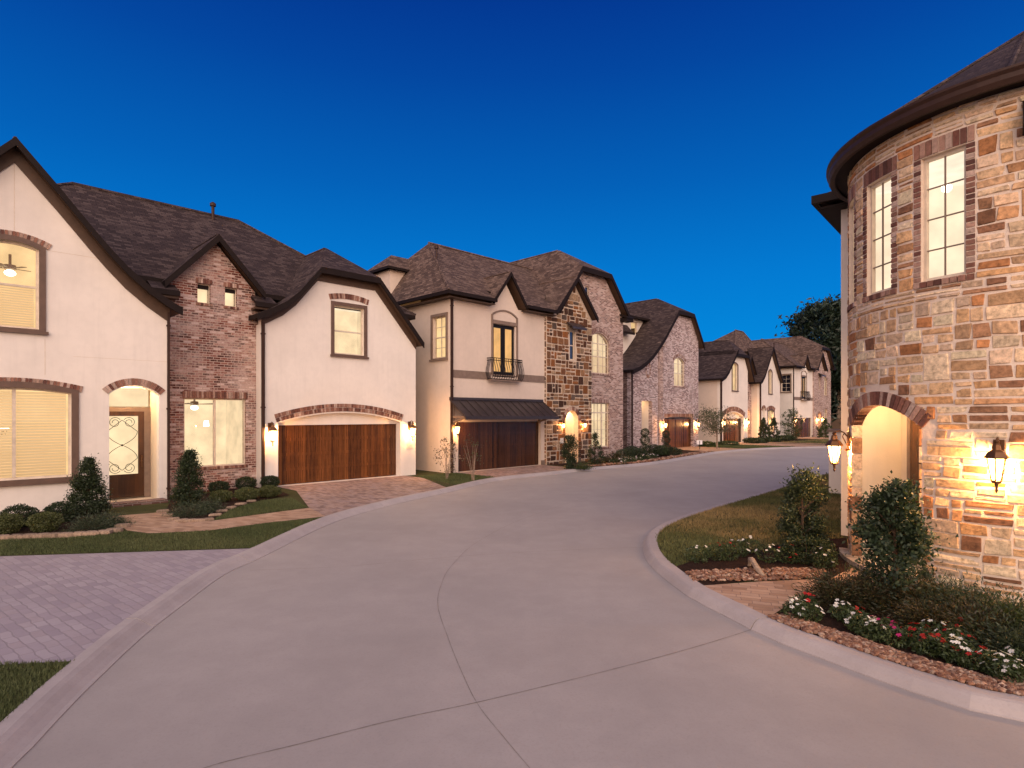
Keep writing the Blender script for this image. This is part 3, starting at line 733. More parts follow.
def awning(h, a, b, zt, zb, yo, X):
    m = MB()
    m.shell([[(a,yo,zb),(b,yo,zb),(b,-.01,zt),(a,-.01,zt)]], .04, 0, 1, 0)
    n = 13
    for k in range(n+1):
        u = a+.02+(b-a-.04)*k/n; m.hexa([(u-.012,yo,zb),(u+.012,yo,zb),(u+.012,-.01,zt),(u-.012,-.01,zt)], [(u-.012,yo,zb+.045),(u+.012,yo,zb+.045),(u+.012,-.01,zt+.045),(u-.012,-.01,zt+.045)])
    m.box(a-.01, b+.01, yo-.06, yo-.002, zb-.13, zb-.005)
    m.box(a, b, -.08, -.004, zt-.02, zt+.09); aw = h.add(m, 'awning', [M['awning'], M['soffit']])
    for u in (.12, X(20.7)):
        k = MB(); k.box(u-.05, u+.05, -.1, -.003, 2.1, 3.02); k.tube([(u,-.08,2.2),(u,-.45,2.3),(u,-.85,2.42)], .05, 6); k.box(u-.05, u+.05, -.95, -.1, 2.38, 2.46)
        h.add(k, 'bracket', M['trim_b'], aw)
# ================================================================== HOUSE B type (also the farthest one)
def house_b(label, U0, V0, stone=True, dz=0.0, sw='stucco_b', watts=20):
    h = House('row_house', label, U0, V0)
    X = lambda U: U-15.28
    Y = lambda V: V-18.9
    # roof of the main block, with the notch of the wall gable
    zf = lambda V: 7.55+(V-18.5)*.745
    pt = lambda U, V, z=None: (X(U), Y(V), zf(V) if z is None else z)
    zr = zf(22.9)
    m = MB(); m.shell([[pt(14.9,18.5),pt(17.5,18.5),pt(17.5,19.1),pt(19.5,19.1),pt(19.5,18.5),pt(21.7,18.5),pt(21.7,19.4),pt(26,22.9),pt(17.2,22.9)],
        [pt(14.9,28.5,7.55),pt(14.9,18.5),pt(17.2,22.9)],[pt(17.2,22.9),pt(26,22.9),pt(28,28.5,7.55),pt(14.9,28.5,7.55)]], .14)
    rf = h.add(m, 'roof', [M['shingle_b'], M['soffit'], M['fascia']])
    m = MB(); m.tube([pt(14.9,18.5,7.57), pt(17.2,22.9,zr+.01), pt(26,22.9,zr+.01)], .06, 6); h.add(m, 'ridge_cap', M['shingle_b'], rf)
    m = MB()
    for a, b in ((14.78,17.5),(19.5,21.6)): m.box(X(a), X(b), Y(18.38), Y(18.497), 7.4, 7.54)
    m.box(X(14.78), X(14.897), Y(18.5), Y(29), 7.4, 7.54); h.add(m, 'gutter', M['fascia'], rf)
    m = MB()
    for a, b in ((14.92,17.5),(19.5,21.6)): m.box(X(a), X(b), Y(18.51), Y(18.897), 7.3, 7.33)
    m.box(X(14.92), X(15.277), Y(18.9), Y(29), 7.3, 7.33); h.add(m, 'soffit', M['soffit'], rf)
    # front wall over the garage
    holes = []
    d0, d1 = X(17.72), X(19.1)
    holes.append(rect(d0, d1, 4.2, 6.55)); holes.append(rect(X(15.72), X(20.85), .1, 2.2))
    w = MB(); w.wall([(0,-.3),(X(21.2),-.3),(X(21.2),7.35),(X(19.3),7.35),(X(18.5),8.45),(X(17.65),7.35),(0,7.35)], holes, 0, .24); h.add(w, 'front_wall', M[sw])
    T = Matrix.Rotation(-PI/2, 4, 'Z')
    hs = [h.window(-1.15, -.25, 4.9, 6.65, 0, T, casing=.12, bars=[('v',.5,.02),('h',.5,.05),('h',.25,.02),('h',.75,.02)], room='room_y', depth=.7, cas_mat='trim_b', e=.1, lit=stone, label='narrow side window with grilles')]
    w = MB(); w.T = T; w.wall(rect(-9.5, -.243, -.3, 7.35), hs, .001, .2); h.add(w, 'side_wall', M[sw])
    h.downspout(.06, -.0, -.1, 7.4)
    # wall gable, panel and juliet balcony
    h.gable([(X(17.42),7.5),(X(18.5),8.92),(X(19.58),7.48)], Y(18.55), Y(20.6), board=.2, t=.1, mat='shingle_b')
    m = MB(); m.wall(arch(X(17.6), X(19.25), 4.3, 6.95, .28), [arch(X(17.68), X(19.17), 4.25, 6.92, .25)], -.05, .055)
    m.box(X(17.68), X(19.17), -.06, -.002, 6.56, 6.72); h.add(m, 'gable_trim', M['trim_b'])
    for a, b in ((.12, X(17.58)), (X(19.27), X(21.1))):
        m = MB(); m.box(a, b, -.03, -.002, 4.06, 4.38); h.add(m, 'belt_course', M['trim_b'])
    m = MB(); c = (d0+d1)/2; y = .08
    for a, b in ((d0, c-.012), (c+.012, d1)):
        m.box(a, a+.11, y, y+.05, 4.2, 6.55); m.box(b-.11, b, y, y+.05, 4.2, 6.55); m.box(a+.11, b-.11, y, y+.05, 4.2, 4.45); m.box(a+.11, b-.11, y, y+.05, 6.4, 6.55)
    fd = h.add(m, 'balcony_door', M['iron'])
    m = MB(); m.face([(d0,y+.03,4.3),(d1,y+.03,4.3),(d1,y+.03,6.5),(d0,y+.03,6.5)]); h.add(m, 'pane', M['glass'], fd)
    m = MB(); a, b = d0-.3, d1+.3
    m.face([(a,1.8,3.8),(b,1.8,3.8),(b,1.8,6.7),(a,1.8,6.7)]); m.face([(a,.26,3.8),(a,1.8,3.8),(a,1.8,6.7),(a,.26,6.7)]); m.face([(b,1.8,3.8),(b,.26,3.8),(b,.26,6.7),(b,1.8,6.7)]); m.face([(a,.26,6.7),(a,1.8,6.7),(b,1.8,6.7),(b,.26,6.7)]); m.face([(a,.26,3.8),(b,.26,3.8),(b,1.8,3.8),(a,1.8,3.8)])
    h.add(m, 'lit_room', M['room_o'], fd)
    m = MB(); m.box(c-.28, c-.02, 1.2, 1.3, 3.8, 5.6); h.add(m, 'room_furniture', M['entry'], fd)
    m = MB(); a, b = X(17.35), X(19.25); dpt = .30
    for zz in (4.08, 4.9, 5.0): m.tube([(a,0,zz),(a,-dpt,zz),(b,-dpt,zz),(b,0,zz)], .018, 5)
    def bal(x, yy, ox, oy): m.tube([(x,yy,5.0),(x,yy,4.85),(x+ox*.10,yy+oy*.10,4.55),(x+ox*.13,yy+oy*.13,4.35),(x+ox*.06,yy+oy*.06,4.15),(x,yy,4.08)], .014, 5)
    for k in range(14): bal(a+(b-a)*k/13, -dpt, 0, -1)
    for k in range(1, 4): bal(a, -dpt*k/4, -1, 0); bal(b, -dpt*k/4, 1, 0)
    bl = h.add(m, 'balcony_railing', M['iron'])
    m = MB(); m.box(a, b, -dpt, -.06, 4.0, 4.07); h.add(m, 'balcony_slab', M['trim_b'], bl)
    # garage and the metal awning
    h.garage(X(15.72), X(20.85), 2.2, .14, 'door_b' if stone else 'door')
    a, b, zt, zb, yo = -.05, X(20.95), 3.15, 2.44, -1.0
    if stone: awning(h, a, b, zt, zb, yo, X)
    h.lantern(.22, -.0, 1.86, .9, watts)
    m = MB(); m.box(X(20.86), X(21.15), -.05, -.003, -.1, .32); h.add(m, 'plinth', M['trim_b'])
    # stone (or brick) entry bay
    Yb = Y(18.8); s0, s1 = X(21.15), X(24.72); sp = [(X(21.55),7.6),(X(23.17),9.5),(X(24.85),7.6)]
    h.gable(sp, Yb-.33, Y(21.4), board=.26, t=.12, mat='shingle_b')
    e0, e1 = X(22.55), X(23.6)
    holes = [arch(e0, e1, .1, 2.2, .52)]
    holes.append(h.window(X(22.93), X(23.33), 5.3, 6.75, Yb, lit=False, bars=[('h',.5,.05)], fw=.04, rec=.07, label='slit window under a small metal hood'))
    out = [(s0,-.3),(s1,-.3),(s1,7.5),(X(24.4),7.85),(X(23.17),9.3),(X(21.9),7.8),(X(21.6),7.3),(s0,7.3)]
    w = MB(); w.wall(out, holes, Yb, .3); h.add(w, 'entry_bay_wall', M['mortar_b'] if stone else M['brick_tan'])
    if stone:
        hr = [(e0-.2, e1+.2, -1, 2.45), (e0, e1, 2.4, 2.95), (X(22.85), X(23.41), 5.22, 6.83)]
        for k in range(14):
            z = 7.3+k*.145; q = (z+.1-7.3)/(9.3-7.3); hr.append((-9, X(21.65)+q*(X(23.17)-X(21.65)), z, z+.145)); hr.append((X(24.6)-q*(X(24.6)-X(23.17)), 99, z, z+.145))
        pal = [(.085,.036,.018),(.13,.056,.027),(.055,.026,.016),(.18,.085,.04),(.24,.13,.065),(.10,.07,.055),(.20,.075,.024),(.28,.19,.12)]
        m = MB(); stone_units(m, lambda s, z, hh: (s, Yb-.004-hh, z), s0, s1, -.1, 9.2, hr, pal, band=(.34,.5), chunk=(.2,.46), gap=.034, raise_=.035, chunky=True)
        stone_units(m, lambda s, z, hh: (s0-.004-hh, Yb+.28-s, z), 0, .27, -.1, 7.2, [], pal, band=(.3,.5), chunk=(.27,.3), gap=.03, chunky=True)
        h.add(m, 'stone_facing', M['stone'])
        m = MB(); brick_arch(m, e0-.01, e1+.01, 2.2, .52, .22, Yb-.02, .03, .13)
        for zz in [.1+.21*k for k in range(10)]:
            for a, b in ((e0-.2, e0-.006), (e1+.006, e1+.2)): m.col = hsv(rnd.choice(pal), 1.1); m.box(a, b, Yb-.03, Yb+.02, zz+.008, zz+.2)
        m.col = None; h.add(m, 'entry_surround', M['stone'])
    else:
        m = MB(); brick_arch(m, e0-.02, e1+.02, 2.2, .52, .2, Yb-.01, .03); h.add(m, 'brick_arch', M['voussoir'])
    h.porch(e0, e1, 2.8, Yb+.302, Yb+1.4, 42)
    m = MB(); m.shell([[(X(22.62),Yb-.42,6.92),(X(23.72),Yb-.42,6.92),(X(23.72),Yb-.01,7.18),(X(22.62),Yb-.01,7.18)]], .05); m.box(X(22.6), X(23.74), Yb-.47, Yb-.421, 6.8, 6.9); h.add(m, 'window_hood', M['awning'])
    h.lantern(X(22.26), Yb, 1.95, .66, watts*.55); h.lantern(X(23.98), Yb, 1.95, .66, watts*.55)
    m = MB(); m.box(X(22.12), X(22.36), Yb-.06, Yb-.035, 1.1, 1.36); h.add(m, 'number_plaque', M['plaque'])
    # brick wing with the clipped gable
    Yw = Y(19.1); wp = [(X(22.1),7.8),(X(25.1),11.75),(X(28.3),8.05)]
    h.gable(wp, Yw-.35, Y(28), clip=(10.2, 2.6), board=.28, t=.14, mat='shingle_b')
    p0 = h.p(592, 334, 19.1) if stone else (X(24.85), 7.3); u0, u1 = X(24.85), X(26.75)
    holes = [h.window(u0, u1, 4.75, 6.95, Yw, rise=.5, mull=(.5,), bars=[('h',.42,.05),('h',.74,.05),('h',.2,.018),('h',.57,.018),('v',.25,.018),('v',.75,.018)], room='room', blind=(0,.42,.05), fw=.05, brick=('arch',.2), pal=BRICKS_T, label='arched upper window with grilles'),
             h.window(u0, u1-.02, .75, 3.15, Yw, mull=(.68,), bars=[('h',.78,.06),('h',.2,.018),('h',.4,.018),('h',.6,.018),('v',.34,.018),('v',.17,.018),('v',.5,.018)], room='room', fw=.05, brick=('row',.2), pal=BRICKS_T, label='tall ground floor window with transom and grilles'),
             h.window(X(24.55), X(24.9), 8.4, 9.3, Yw, lit=False, fw=.03, rec=.06, label='narrow attic slit window')]
    w = MB(); w.wall([(X(24.1),-.3),(X(28.05),-.3),(X(28.05),8.0),(X(26.3),10.02),(X(23.95),10.02),(X(22.4),8.0),(X(22.4),6.9),(X(24.1),6.9)], holes, Yw, .28); h.add(w, 'brick_wing_wall', M['brick_tan'])
    w = MB(); w.box(X(27.85), X(28.05), Yw+.28, Y(29), -.3, 8.0); h.add(w, 'side_wall', M['brick_tan'])
    m = MB(); m.box(X(27.75), X(28.4), Yw-.45, Yw-.003, 7.78, 7.98); m.shell([[(X(27.7),Yw-.5,8.02),(X(28.45),Yw-.5,8.02),(X(28.45),Yw+.2,8.3),(X(27.7),Yw+.2,8.3)]], .08); h.add(m, 'eave_return', M['fascia'])
    # hipped dormer on the side slope, vent pipes
    a, b, y0, y1 = X(15.25), X(17.0), Y(23.3), Y(24.9)
    m = MB(); m.box(a, b, y0, y1, 7.4, 9.3); dm = h.add(m, 'dormer', M[sw])
    m = MB(); o = .28; c0 = ((y0+y1)/2); A = [(a-o,y0-o,9.38),(b+.3,y0-o,9.38),(b+.3,y1+o,9.38),(a-o,y1+o,9.38)]; P, Q = (a+.6,c0,10.22), (b+.3,c0,10.22)
    m.shell([[A[3],A[0],P],[A[0],A[1],Q,P],[A[1],A[2],Q],[A[2],A[3],P,Q]], .12); h.add(m, 'dormer_roof', [M['shingle_b'], M['soffit'], M['fascia']], dm)
    h.vent(X(16.35), Y(21.2), 9.45, .6, .05); h.vent(X(20.4), Y(20.2), 8.75, .3, .05)
    w = MB(); w.box(X(15.5), X(27.5), Y(29.2), Y(29.4), -.3, 7.4); h.add(w, 'rear_wall', M[sw])
    return h
house_b('sand stucco and brown stone house with a metal awning and an iron balcony', 15.28, 18.9, True)
# ================================================================== HOUSE C : pale brick with the catslide roof
h = House('row_house', 'pale brick house with a long sweeping catslide roof beside the brown stone house', 37.0, 21.6)
X = lambda U: U-37.0
cp = [(X(32.35),5.45),(X(33.2),5.72),(X(34.0),6.1),(X(34.8),6.6),(X(35.6),7.25),(X(36.4),8.0),(X(39.55),11.4),(X(42.15),7.75)]
h.gable(cp, -.35, 5.6, clip=(10.05, 2.5), board=.28, t=.14, mat='shingle')
holes = [h.window(X(38.15), X(39.7), 4.6, 6.7, 0, rise=.3, mull=(.5,), bars=[('h',.45,.05),('h',.78,.04)], room='room', blind=(0,.42,.05), fw=.05, brick=('arch',.2), pal=BRICKS_T, label='upper window with a shallow arched head')]
holes.append(rect(X(33.9), X(35.2), .1, 3.45)); holes.append(arch(X(36.8), X(41.0), .1, 2.3, .06))
w = MB(); w.wall(gable_wall(cp[:-2]+[(X(38.3),9.98),(X(40.75),9.98)]+cp[-1:], X(32.6), X(41.8), .22, -.3), holes, 0, .28); h.add(w, 'front_wall', M['brick_pale'])
w = MB(); w.box(X(32.6), X(32.85), .28, 6, -.3, 5.35); h.add(w, 'side_wall', M['brick_dark'])
w = MB(); w.box(X(41.55), X(41.8), .28, 7, -.3, 7.4); h.add(w, 'side_wall', M['brick_pale'])
m = MB(); m.box(X(36.0), X(36.5), -.09, -.003, -.2, 7.3); m.box(X(35.9), X(36.6), -.28, -.003, 7.3, 7.55); h.add(m, 'brick_pier', M['brick_tan'])
m = MB(); m.lathe([(.01,0),(.22,0),(.24,.02),(.2,.03)], 14); k = MB()
for q in range(14):
    a = 2*PI*q/14; k.col = hsv(rnd.choice(BRICKS), 1); c, s = math.cos(a), math.sin(a)
    k.hexa([(X(34.7)+.2*c-.04*s,-.02,5.6+.42*s+.06*c),(X(34.7)+.32*c-.05*s,-.02,5.6+.6*s+.07*c),(X(34.7)+.32*c+.05*s,-.02,5.6+.6*s-.07*c),(X(34.7)+.2*c+.04*s,-.02,5.6+.42*s-.06*c)],
           [(X(34.7)+.2*c-.04*s,.02,5.6+.42*s+.06*c),(X(34.7)+.32*c-.05*s,.02,5.6+.6*s+.07*c),(X(34.7)+.32*c+.05*s,.02,5.6+.6*s-.07*c),(X(34.7)+.2*c+.04*s,.02,5.6+.42*s-.06*c)])
k.col = None; h.add(k, 'oval_niche', M['voussoir'])
h.porch(X(33.9), X(35.2), 3.47, .282, 1.6, 9, 'stucco_w')
h.garage(X(36.8), X(41.0), 2.2, .2); m = MB(); brick_row(m, X(36.8), X(41.0), 2.36, 2.6, -.005, .06); h.add(m, 'brick_lintel', M['voussoir'])
h.lantern(X(36.45), -.09, 1.75, .95, 34); h.lantern(X(41.4), 0, 1.75, .95, 34)
h.downspout(X(32.7), 0, -.1, 5.4)
hs = [h.window(X(36.1), X(36.95), 8.42, 9.32, 2.3, room='room_y', fw=.08, depth=1.0, label='dormer window beside the brick gable')]
w = MB(); w.wall([(X(33),-.3),(X(37.8),-.3),(X(37.8),9.5),(X(33),9.5)], hs, 2.3, .24); h.add(w, 'upper_wall', M['stucco_w'])
m = MB(); m.shell([[(X(32.6),1.9,9.6),(X(38.2),1.9,9.6),(X(38.2),4.4,10.3),(X(32.6),4.4,10.3)]], .14); m.shell([[(X(33.0),1.75,8.35),(X(35.6),1.75,8.35),(X(35.6),2.29,8.95),(X(33.0),2.29,8.95)]], .1); h.add(m, 'side_roof', [M['shingle'], M['soffit'], M['fascia']])
for a, b, c, d in ((32.6,38.2,1.78,9.45),(33.0,35.6,1.63,8.2)):
    m = MB(); m.box(X(a), X(b), c, c+.118, d, d+.14); h.add(m, 'gutter', M['fascia'])
# ================================================================== HOUSE D : twin white gables
h = House('row_house', 'white stucco house with two steep gables and a narrow brick bay between them', 51.0, 22.0)
X = lambda U: U-51.0
gp = [(X(45.95),5.5),(X(46.6),5.75),(X(47.2),6.2),(X(49.0),8.1),(X(50.0),9.1),(X(50.9),8.1),(X(52.35),5.6)]
h.gable(gp, -.35, 6.5, clip=(7.75, 1.3), board=.26, t=.14)
holes = [h.window(X(48.55), X(49.6), 4.6, 6.95, 0, rise=.2, casing=.1, room='room_y', depth=1.2, label='tall slim gable window over the garage')]
holes.append(arch(X(46.85), X(50.85), .1, 2.3, .45))
w = MB(); w.wall(gable_wall(gp[:3]+[(X(48.67),7.74),(X(51.0),7.74)]+gp[-1:], X(46.3), X(51.7), .22, -.3), holes, 0, .24); h.add(w, 'garage_wall', M['stucco_w'])
w = MB(); w.box(X(46.3), X(46.52), .24, 8, -.3, 5.4); h.add(w, 'side_wall', M['stucco_b'])
b = MB(); brick_arch(b, X(46.75), X(50.95), 2.32, .5, .42, -.005, .06, rows=2); h.add(b, 'brick_arch', M['voussoir'])
w = MB(); w.box(X(46.7), X(51.0), .241, .3, 2.2, 2.85); h.add(w, 'garage_header', M['stucco_w'])
h.garage(X(46.85), X(50.85), 2.2, .30); h.downspout(X(46.36), 0, -.1, 5.45, .13)
h.lantern(X(46.6), 0, 1.8, .95, 42); h.lantern(X(51.25), 0, 1.8, .95, 42)
holes = [arch(X(51.95), X(53.0), .1, 2.7, .3), h.window(X(52.4), X(52.75), 3.9, 4.6, .35, lit=False, fw=.04, label='small dark window in the brick bay')]
w = MB(); w.wall([(X(51.6),-.3),(X(53.6),-.3),(X(53.6),6.2),(X(52.75),7.55),(X(51.6),6.2)], holes, .35, .25); h.add(w, 'brick_bay_wall', M['brick_tan'])
h.gable([(X(51.5),6.1),(X(52.75),7.85),(X(53.9),6.1)], .05, 4, board=.22, t=.12)
h.porch(X(51.95), X(53.0), 3.05, .602, 1.6, 28)
ep = [(X(52.7),5.45),(X(53.2),5.7),(X(53.8),6.25),(X(55.75),8.85),(X(57.7),6.25),(X(58.3),5.7)]
h.gable(ep, -.72, 5, board=.26, t=.14)
holes = [h.window(X(55.35), X(56.1), 4.5, 6.7, -.4, rise=.2, casing=.09, room='room_y', depth=1.2, label='tall slim gable window over the shrubs'),
         h.window(X(55.2), X(56.6), .9, 2.95, -.4, casing=.12, mull=(.5,), rise=.15, room='room_y', depth=1.2, brick=('arch',.35), label='ground floor window under a brick arch')]
holes.append(arch(X(53.95), X(54.5), .9, 2.9, .27))
w = MB(); w.wall(gable_wall(ep, X(53.3), X(58.1), .22, -.3), holes, -.4, .24); h.add(w, 'gable_wall', M['stucco_w'])
w = MB(); w.box(X(53.9), X(54.55), -.17, -.1, .8, 3.3); h.add(w, 'niche_back', M['porch'])
b = MB(); brick_arch(b, X(53.92), X(54.53), 2.9, .27, .24, -.405, .06); h.add(b, 'brick_arch', M['voussoir'])
w = MB(); w.box(X(53.3), X(53.5), -.16, 5, -.3, 5.4); h.add(w, 'side_wall', M['stucco_b']); h.downspout(X(53.34), -.4, -.1, 5.45, .12)
h.lantern(X(55.95), -.4, 1.9, .9, 34)
h.hip(X(50.0), X(60.5), .4, 9.5, 6.5, X(55.6), X(57.4), 2.9, 10.75, gut=False, mat='shingle_b')
# ================================================================== HOUSE E : the farthest house, same type as B
house_b('farthest stucco house at the bend, just left of the stone turret, with a brick entry', 62.8, 22.05, False, watts=46, sw='stucco_w')
# ================================================================== TURRET HOUSE on the right
TX, TY, TR = 7.866, 9.05, 2.3
h = House('turret_house', 'round stone turret house with tall grilled windows and a brick arched doorway', 0, 0, 0.0, (TX, TY))
cyl = lambda s, z, hh=0.0: ((TR+hh)*math.cos(s/TR), (TR+hh)*math.sin(s/TR), z)
rad = lambda r, th, z: (r*math.cos(R(th)), r*math.sin(R(th)), z)
TOP = 6.62
wins = [158.8, 183.6, 208.6]; HW = 6.8; Z0, Z1 = 4.36, 6.08
D0, D1, DS, DR = 163.2, 202.0, 2.33, .33
dc = (D0+D1)/2
def door_top(th):
    w = (D1-D0)/2; q = abs(th-dc)/w
    return DS+DR*(1-q*q) if q < 1 else 0
# mortar drum with real openings
ths = sorted(set([100+2*k for k in range(91)]+[c+s*HW for c in wins for s in (-1, 1)]+[D0, D1]+[D0+(D1-D0)*k/16 for k in range(17)]))
m = MB(); prev = None; Ri = TR-.13
def spans(th):
    iv = [(-.2, TOP)]
    cut = lambda iv, a, b: [q for x, y in iv for q in ((x, min(y, a)), (max(x, b), y)) if q[1]-q[0] > 1e-4]
    if D0 < th < D1: iv = cut(iv, .14, door_top(th))
    for c in wins:
        if abs(th-c) < HW: iv = cut(iv, Z0, Z1)
    return iv
for a, b in zip(ths[:-1], ths[1:]):
    mid = (a+b)/2; iv = spans(mid)
    for z0, z1 in iv:
        m.face([rad(TR,a,z0), rad(TR,b,z0), rad(TR,b,z1), rad(TR,a,z1)][::1]); m.face([rad(Ri,a,z0), rad(Ri,a,z1), rad(Ri,b,z1), rad(Ri,b,z0)])
        if z1 < TOP-.01: m.face([rad(TR,a,z1), rad(TR,b,z1), rad(Ri,b,z1), rad(Ri,a,z1)])
        if z0 > 0: m.face([rad(TR,a,z0), rad(Ri,a,z0), rad(Ri,b,z0), rad(TR,b,z0)])
for t in [c+s*HW for c in wins for s in (-1,1)]: m.face([rad(TR,t,Z0), rad(TR,t,Z1), rad(Ri,t,Z1), rad(Ri,t,Z0)])
for t in (D0, D1): m.face([rad(TR,t,.14), rad(TR,t,DS), rad(Ri,t,DS), rad(Ri,t,.14)])
h.add(m, 'turret_wall', M['mortar'])
arc = lambda d: R(d)*TR
hr = []
BW = 2.6                                  # brick surround, degrees
for c in wins: hr.append((arc(c-HW-BW)-.0, arc(c+HW+BW), Z0-.09, Z1+.23))
n = 14
for k in range(n):
    a, b = D0-4.2+(D1-D0+8.4)*k/n, D0-4.2+(D1-D0+8.4)*(k+1)/n; mid = (a+b)/2
    q = abs(mid-dc)/((D1-D0)/2+4.2); hr.append((arc(a), arc(b), DS-.16, DS+.0+(DR+.24)*(1-q*q)+.02))
hr.append((arc(D0)-.01, arc(D1)+.01, -1, DS))
hr = [q for q in hr if not (q[2] == 1.2)]
pal = [(.46,.30,.17),(.50,.37,.24),(.54,.43,.31),(.44,.32,.21),(.30,.13,.045),(.40,.20,.07),(.13,.06,.035),(.20,.10,.055),(.50,.40,.29),(.44,.28,.15),(.56,.45,.33),(.38,.24,.14),(.52,.34,.19),(.46,.25,.10),(.50,.30,.14)]
pal = [(.50,.385,.27),(.55,.44,.33),(.60,.50,.39),(.46,.345,.235),(.42,.29,.18),(.36,.18,.085),(.45,.29,.16),(.20,.11,.07),(.27,.16,.10),(.57,.475,.375),(.47,.33,.20),(.52,.42,.33),(.40,.285,.19),(.54,.40,.26),(.38,.23,.13),(.49,.40,.32),(.58,.47,.37),(.50,.38,.28)]
pal = [tuple(min(.62, q*k) for q, k in zip(c, (1.16, 1.02, .86))) for c in pal]
m = MB(); kw = dict(chunk=(.2,.58), gap=.013, raise_=.018, sub=(4,4)); zl, zh = Z0-.09, Z1+.23
stone_units(m, cyl, arc(128), arc(262), -.05, zl, hr, pal, band=(.22,.40), **kw); stone_units(m, cyl, arc(128), arc(262), zh, TOP+.05, [], pal, band=(.15,.3), **kw)
ed = [128]+[q for c in wins for q in (c-HW-BW, c+HW+BW)]+[262]
for a, b in zip(ed[::2], ed[1::2]): stone_units(m, cyl, arc(a), arc(b), zl, zh, [], pal, band=(.2,.42), **{**kw, 'chunk': (.16,.5) if b-a < 20 else (.3,.72)})
h.add(m, 'stone_facing', M['stone'])
# door jamb stones
for t, sg in ((D0, 1), (D1, -1)):
    m = MB(); z = .16
    while z < DS-.1:
        hh = rnd.uniform(.13, .3); z1 = min(DS, z+hh); m.col = hsv(rnd.choice(pal), 1)
        f = [(rad(TR+.02,t,z+.01)), (rad(TR-.13,t,z+.01)), (rad(TR-.13,t,z1-.01)), (rad(TR+.02,t,z1-.01))]
        g = [rad(TR+.025,t+sg*.5,z+.01), rad(TR-.13,t+sg*.5,z+.01), rad(TR-.13,t+sg*.5,z1-.01), rad(TR+.025,t+sg*.5,z1-.01)]
        m.hexa(f, g); z = z1
    m.col = None; h.add(m, 'door_jamb', M['stone'])
def cbrick(m, ta, tb, z0, z1, out=.012, inn=.12):
    m.col = hsv(rnd.choice(BRICKS), rnd.uniform(.85, 1.25)); out += rnd.uniform(-.005, .006)
    m.hexa([rad(TR+out,ta,z0), rad(TR+out,tb,z0), rad(TR+out,tb,z1), rad(TR+out,ta,z1)], [rad(TR-inn,ta,z0), rad(TR-inn,tb,z0), rad(TR-inn,tb,z1), rad(TR-inn,ta,z1)])
# arch bricks of the doorway
m = MB(); nb = 25
for k in range(nb):
    a = D0-.6+(D1-D0+1.2)*(k+.08)/nb; b = D0-.6+(D1-D0+1.2)*(k+.92)/nb
    def pts(t, q):
        w = (D1-D0)/2+.6; e = (t-dc)/w; z = DS-.01+DR*(1-e*e); sl = -2*DR*e/(R(w)*TR); L = math.hypot(1, sl); s = R(t)*TR-sl/L*q; return s, z+q/L
    f = [pts(a,.0), pts(b,.0), pts(b,.21), pts(a,.21)]
    m.col = hsv(rnd.choice(BRICKS), rnd.uniform(.9, 1.3)); o = .03+rnd.uniform(-.004, .006)
    m.hexa([cyl(s,z,o) for s,z in f], [cyl(s,z,-.14) for s,z in f])
m.col = None; h.add(m, 'brick_arch', M['voussoir'])
# windows
for c in wins:
    def cp_(t, z, r): return rad(r, t, z)
    fr = MB(); r0, r1 = TR-.11, TR-.055
    def bar(ta, tb, z0, z1, ra=r0, rb=r1): fr.hexa([rad(rb,ta,z0), rad(rb,tb,z0), rad(rb,tb,z1), rad(rb,ta,z1)], [rad(ra,ta,z0), rad(ra,tb,z0), rad(ra,tb,z1), rad(ra,ta,z1)])
    a, b = c-HW, c+HW; e = 1.0
    bar(a, a+e, Z0, Z1); bar(b-e, b, Z0, Z1); bar(a+e, b-e, Z0, Z0+.045); bar(a+e, b-e, Z1-.045, Z1)
    win = h.add(fr, 'window', M['vinyl'])
    fr = MB(); bar(c-.22, c+.22, Z0+.045, Z1-.045, r0+.02, r1-.015)
    for k in (1, 2, 3):
        z = Z0+(Z1-Z0)*k/4; bar(a+e, b-e, z-.009, z+.009, r0+.022, r1-.017)
    h.add(fr, 'grille', M['trim_b'], win)
    g = MB(); g.face([rad(r0+.01,a,Z0), rad(r0+.01,b,Z0), rad(r0+.01,b,Z1), rad(r0+.01,a,Z1)]); h.add(g, 'pane', M['glass'], win)
    br = MB(); t0, t1 = a-BW+.2, b+BW-.2; nn = 9
    for k in range(nn): cbrick(br, t0+(t1-t0)*(k+.07)/nn, t0+(t1-t0)*(k+.93)/nn, Z1+.012, Z1+.215)
    nn = 8
    for k in range(nn): cbrick(br, t0+(t1-t0)*(k+.07)/nn, t0+(t1-t0)*(k+.93)/nn, Z0-.085, Z0-.01, .03)
    z = Z0
    while z < Z1-.03:
        for ta, tb in ((a-BW+.2, a-.02), (b+.02, b+BW-.2)): cbrick(br, ta, tb, z+.006, min(z+.07, Z1)-.007)
        z += .075
    br.col = None; h.add(br, 'brick_surround', M['voussoir'], win)
# the lit upper room, the porch and its door
m = MB(); ring = [rad(TR-.5, 120+10*k, 3.5) for k in range(16)]; rt = [(x,y,6.5) for x,y,z in ring]
bk = [(1.9,1.5,3.5),(1.9,-1.5,3.5)]
poly = [rad(TR-.16, 128+6*k, 0) for k in range(24)]
core = [(-.5,.9),(.3,-.6),(-.2,-1.3)]
for a, b in (((-1.52,1.5),(.2,.9)),((.2,.9),(.2,-1.2)),((.2,-1.2),(-.2,-2.0))):
    m.face([(a[0],a[1],3.4),(b[0],b[1],3.4),(b[0],b[1],6.45),(a[0],a[1],6.45)])
P2 = [(x,y) for x,y,z in poly]+[(.2,-1.2),(.2,.9)]
m.face([(x,y,6.45) for x,y in P2]); m.face([(x,y,3.4) for x,y in P2[::-1]])
h.add(m, 'lit_room', M['room_w'])
m = MB(); m.ball((-1.2,-.08,5.98), .07); h.add(m, 'pendant_lamp', M['globe'])
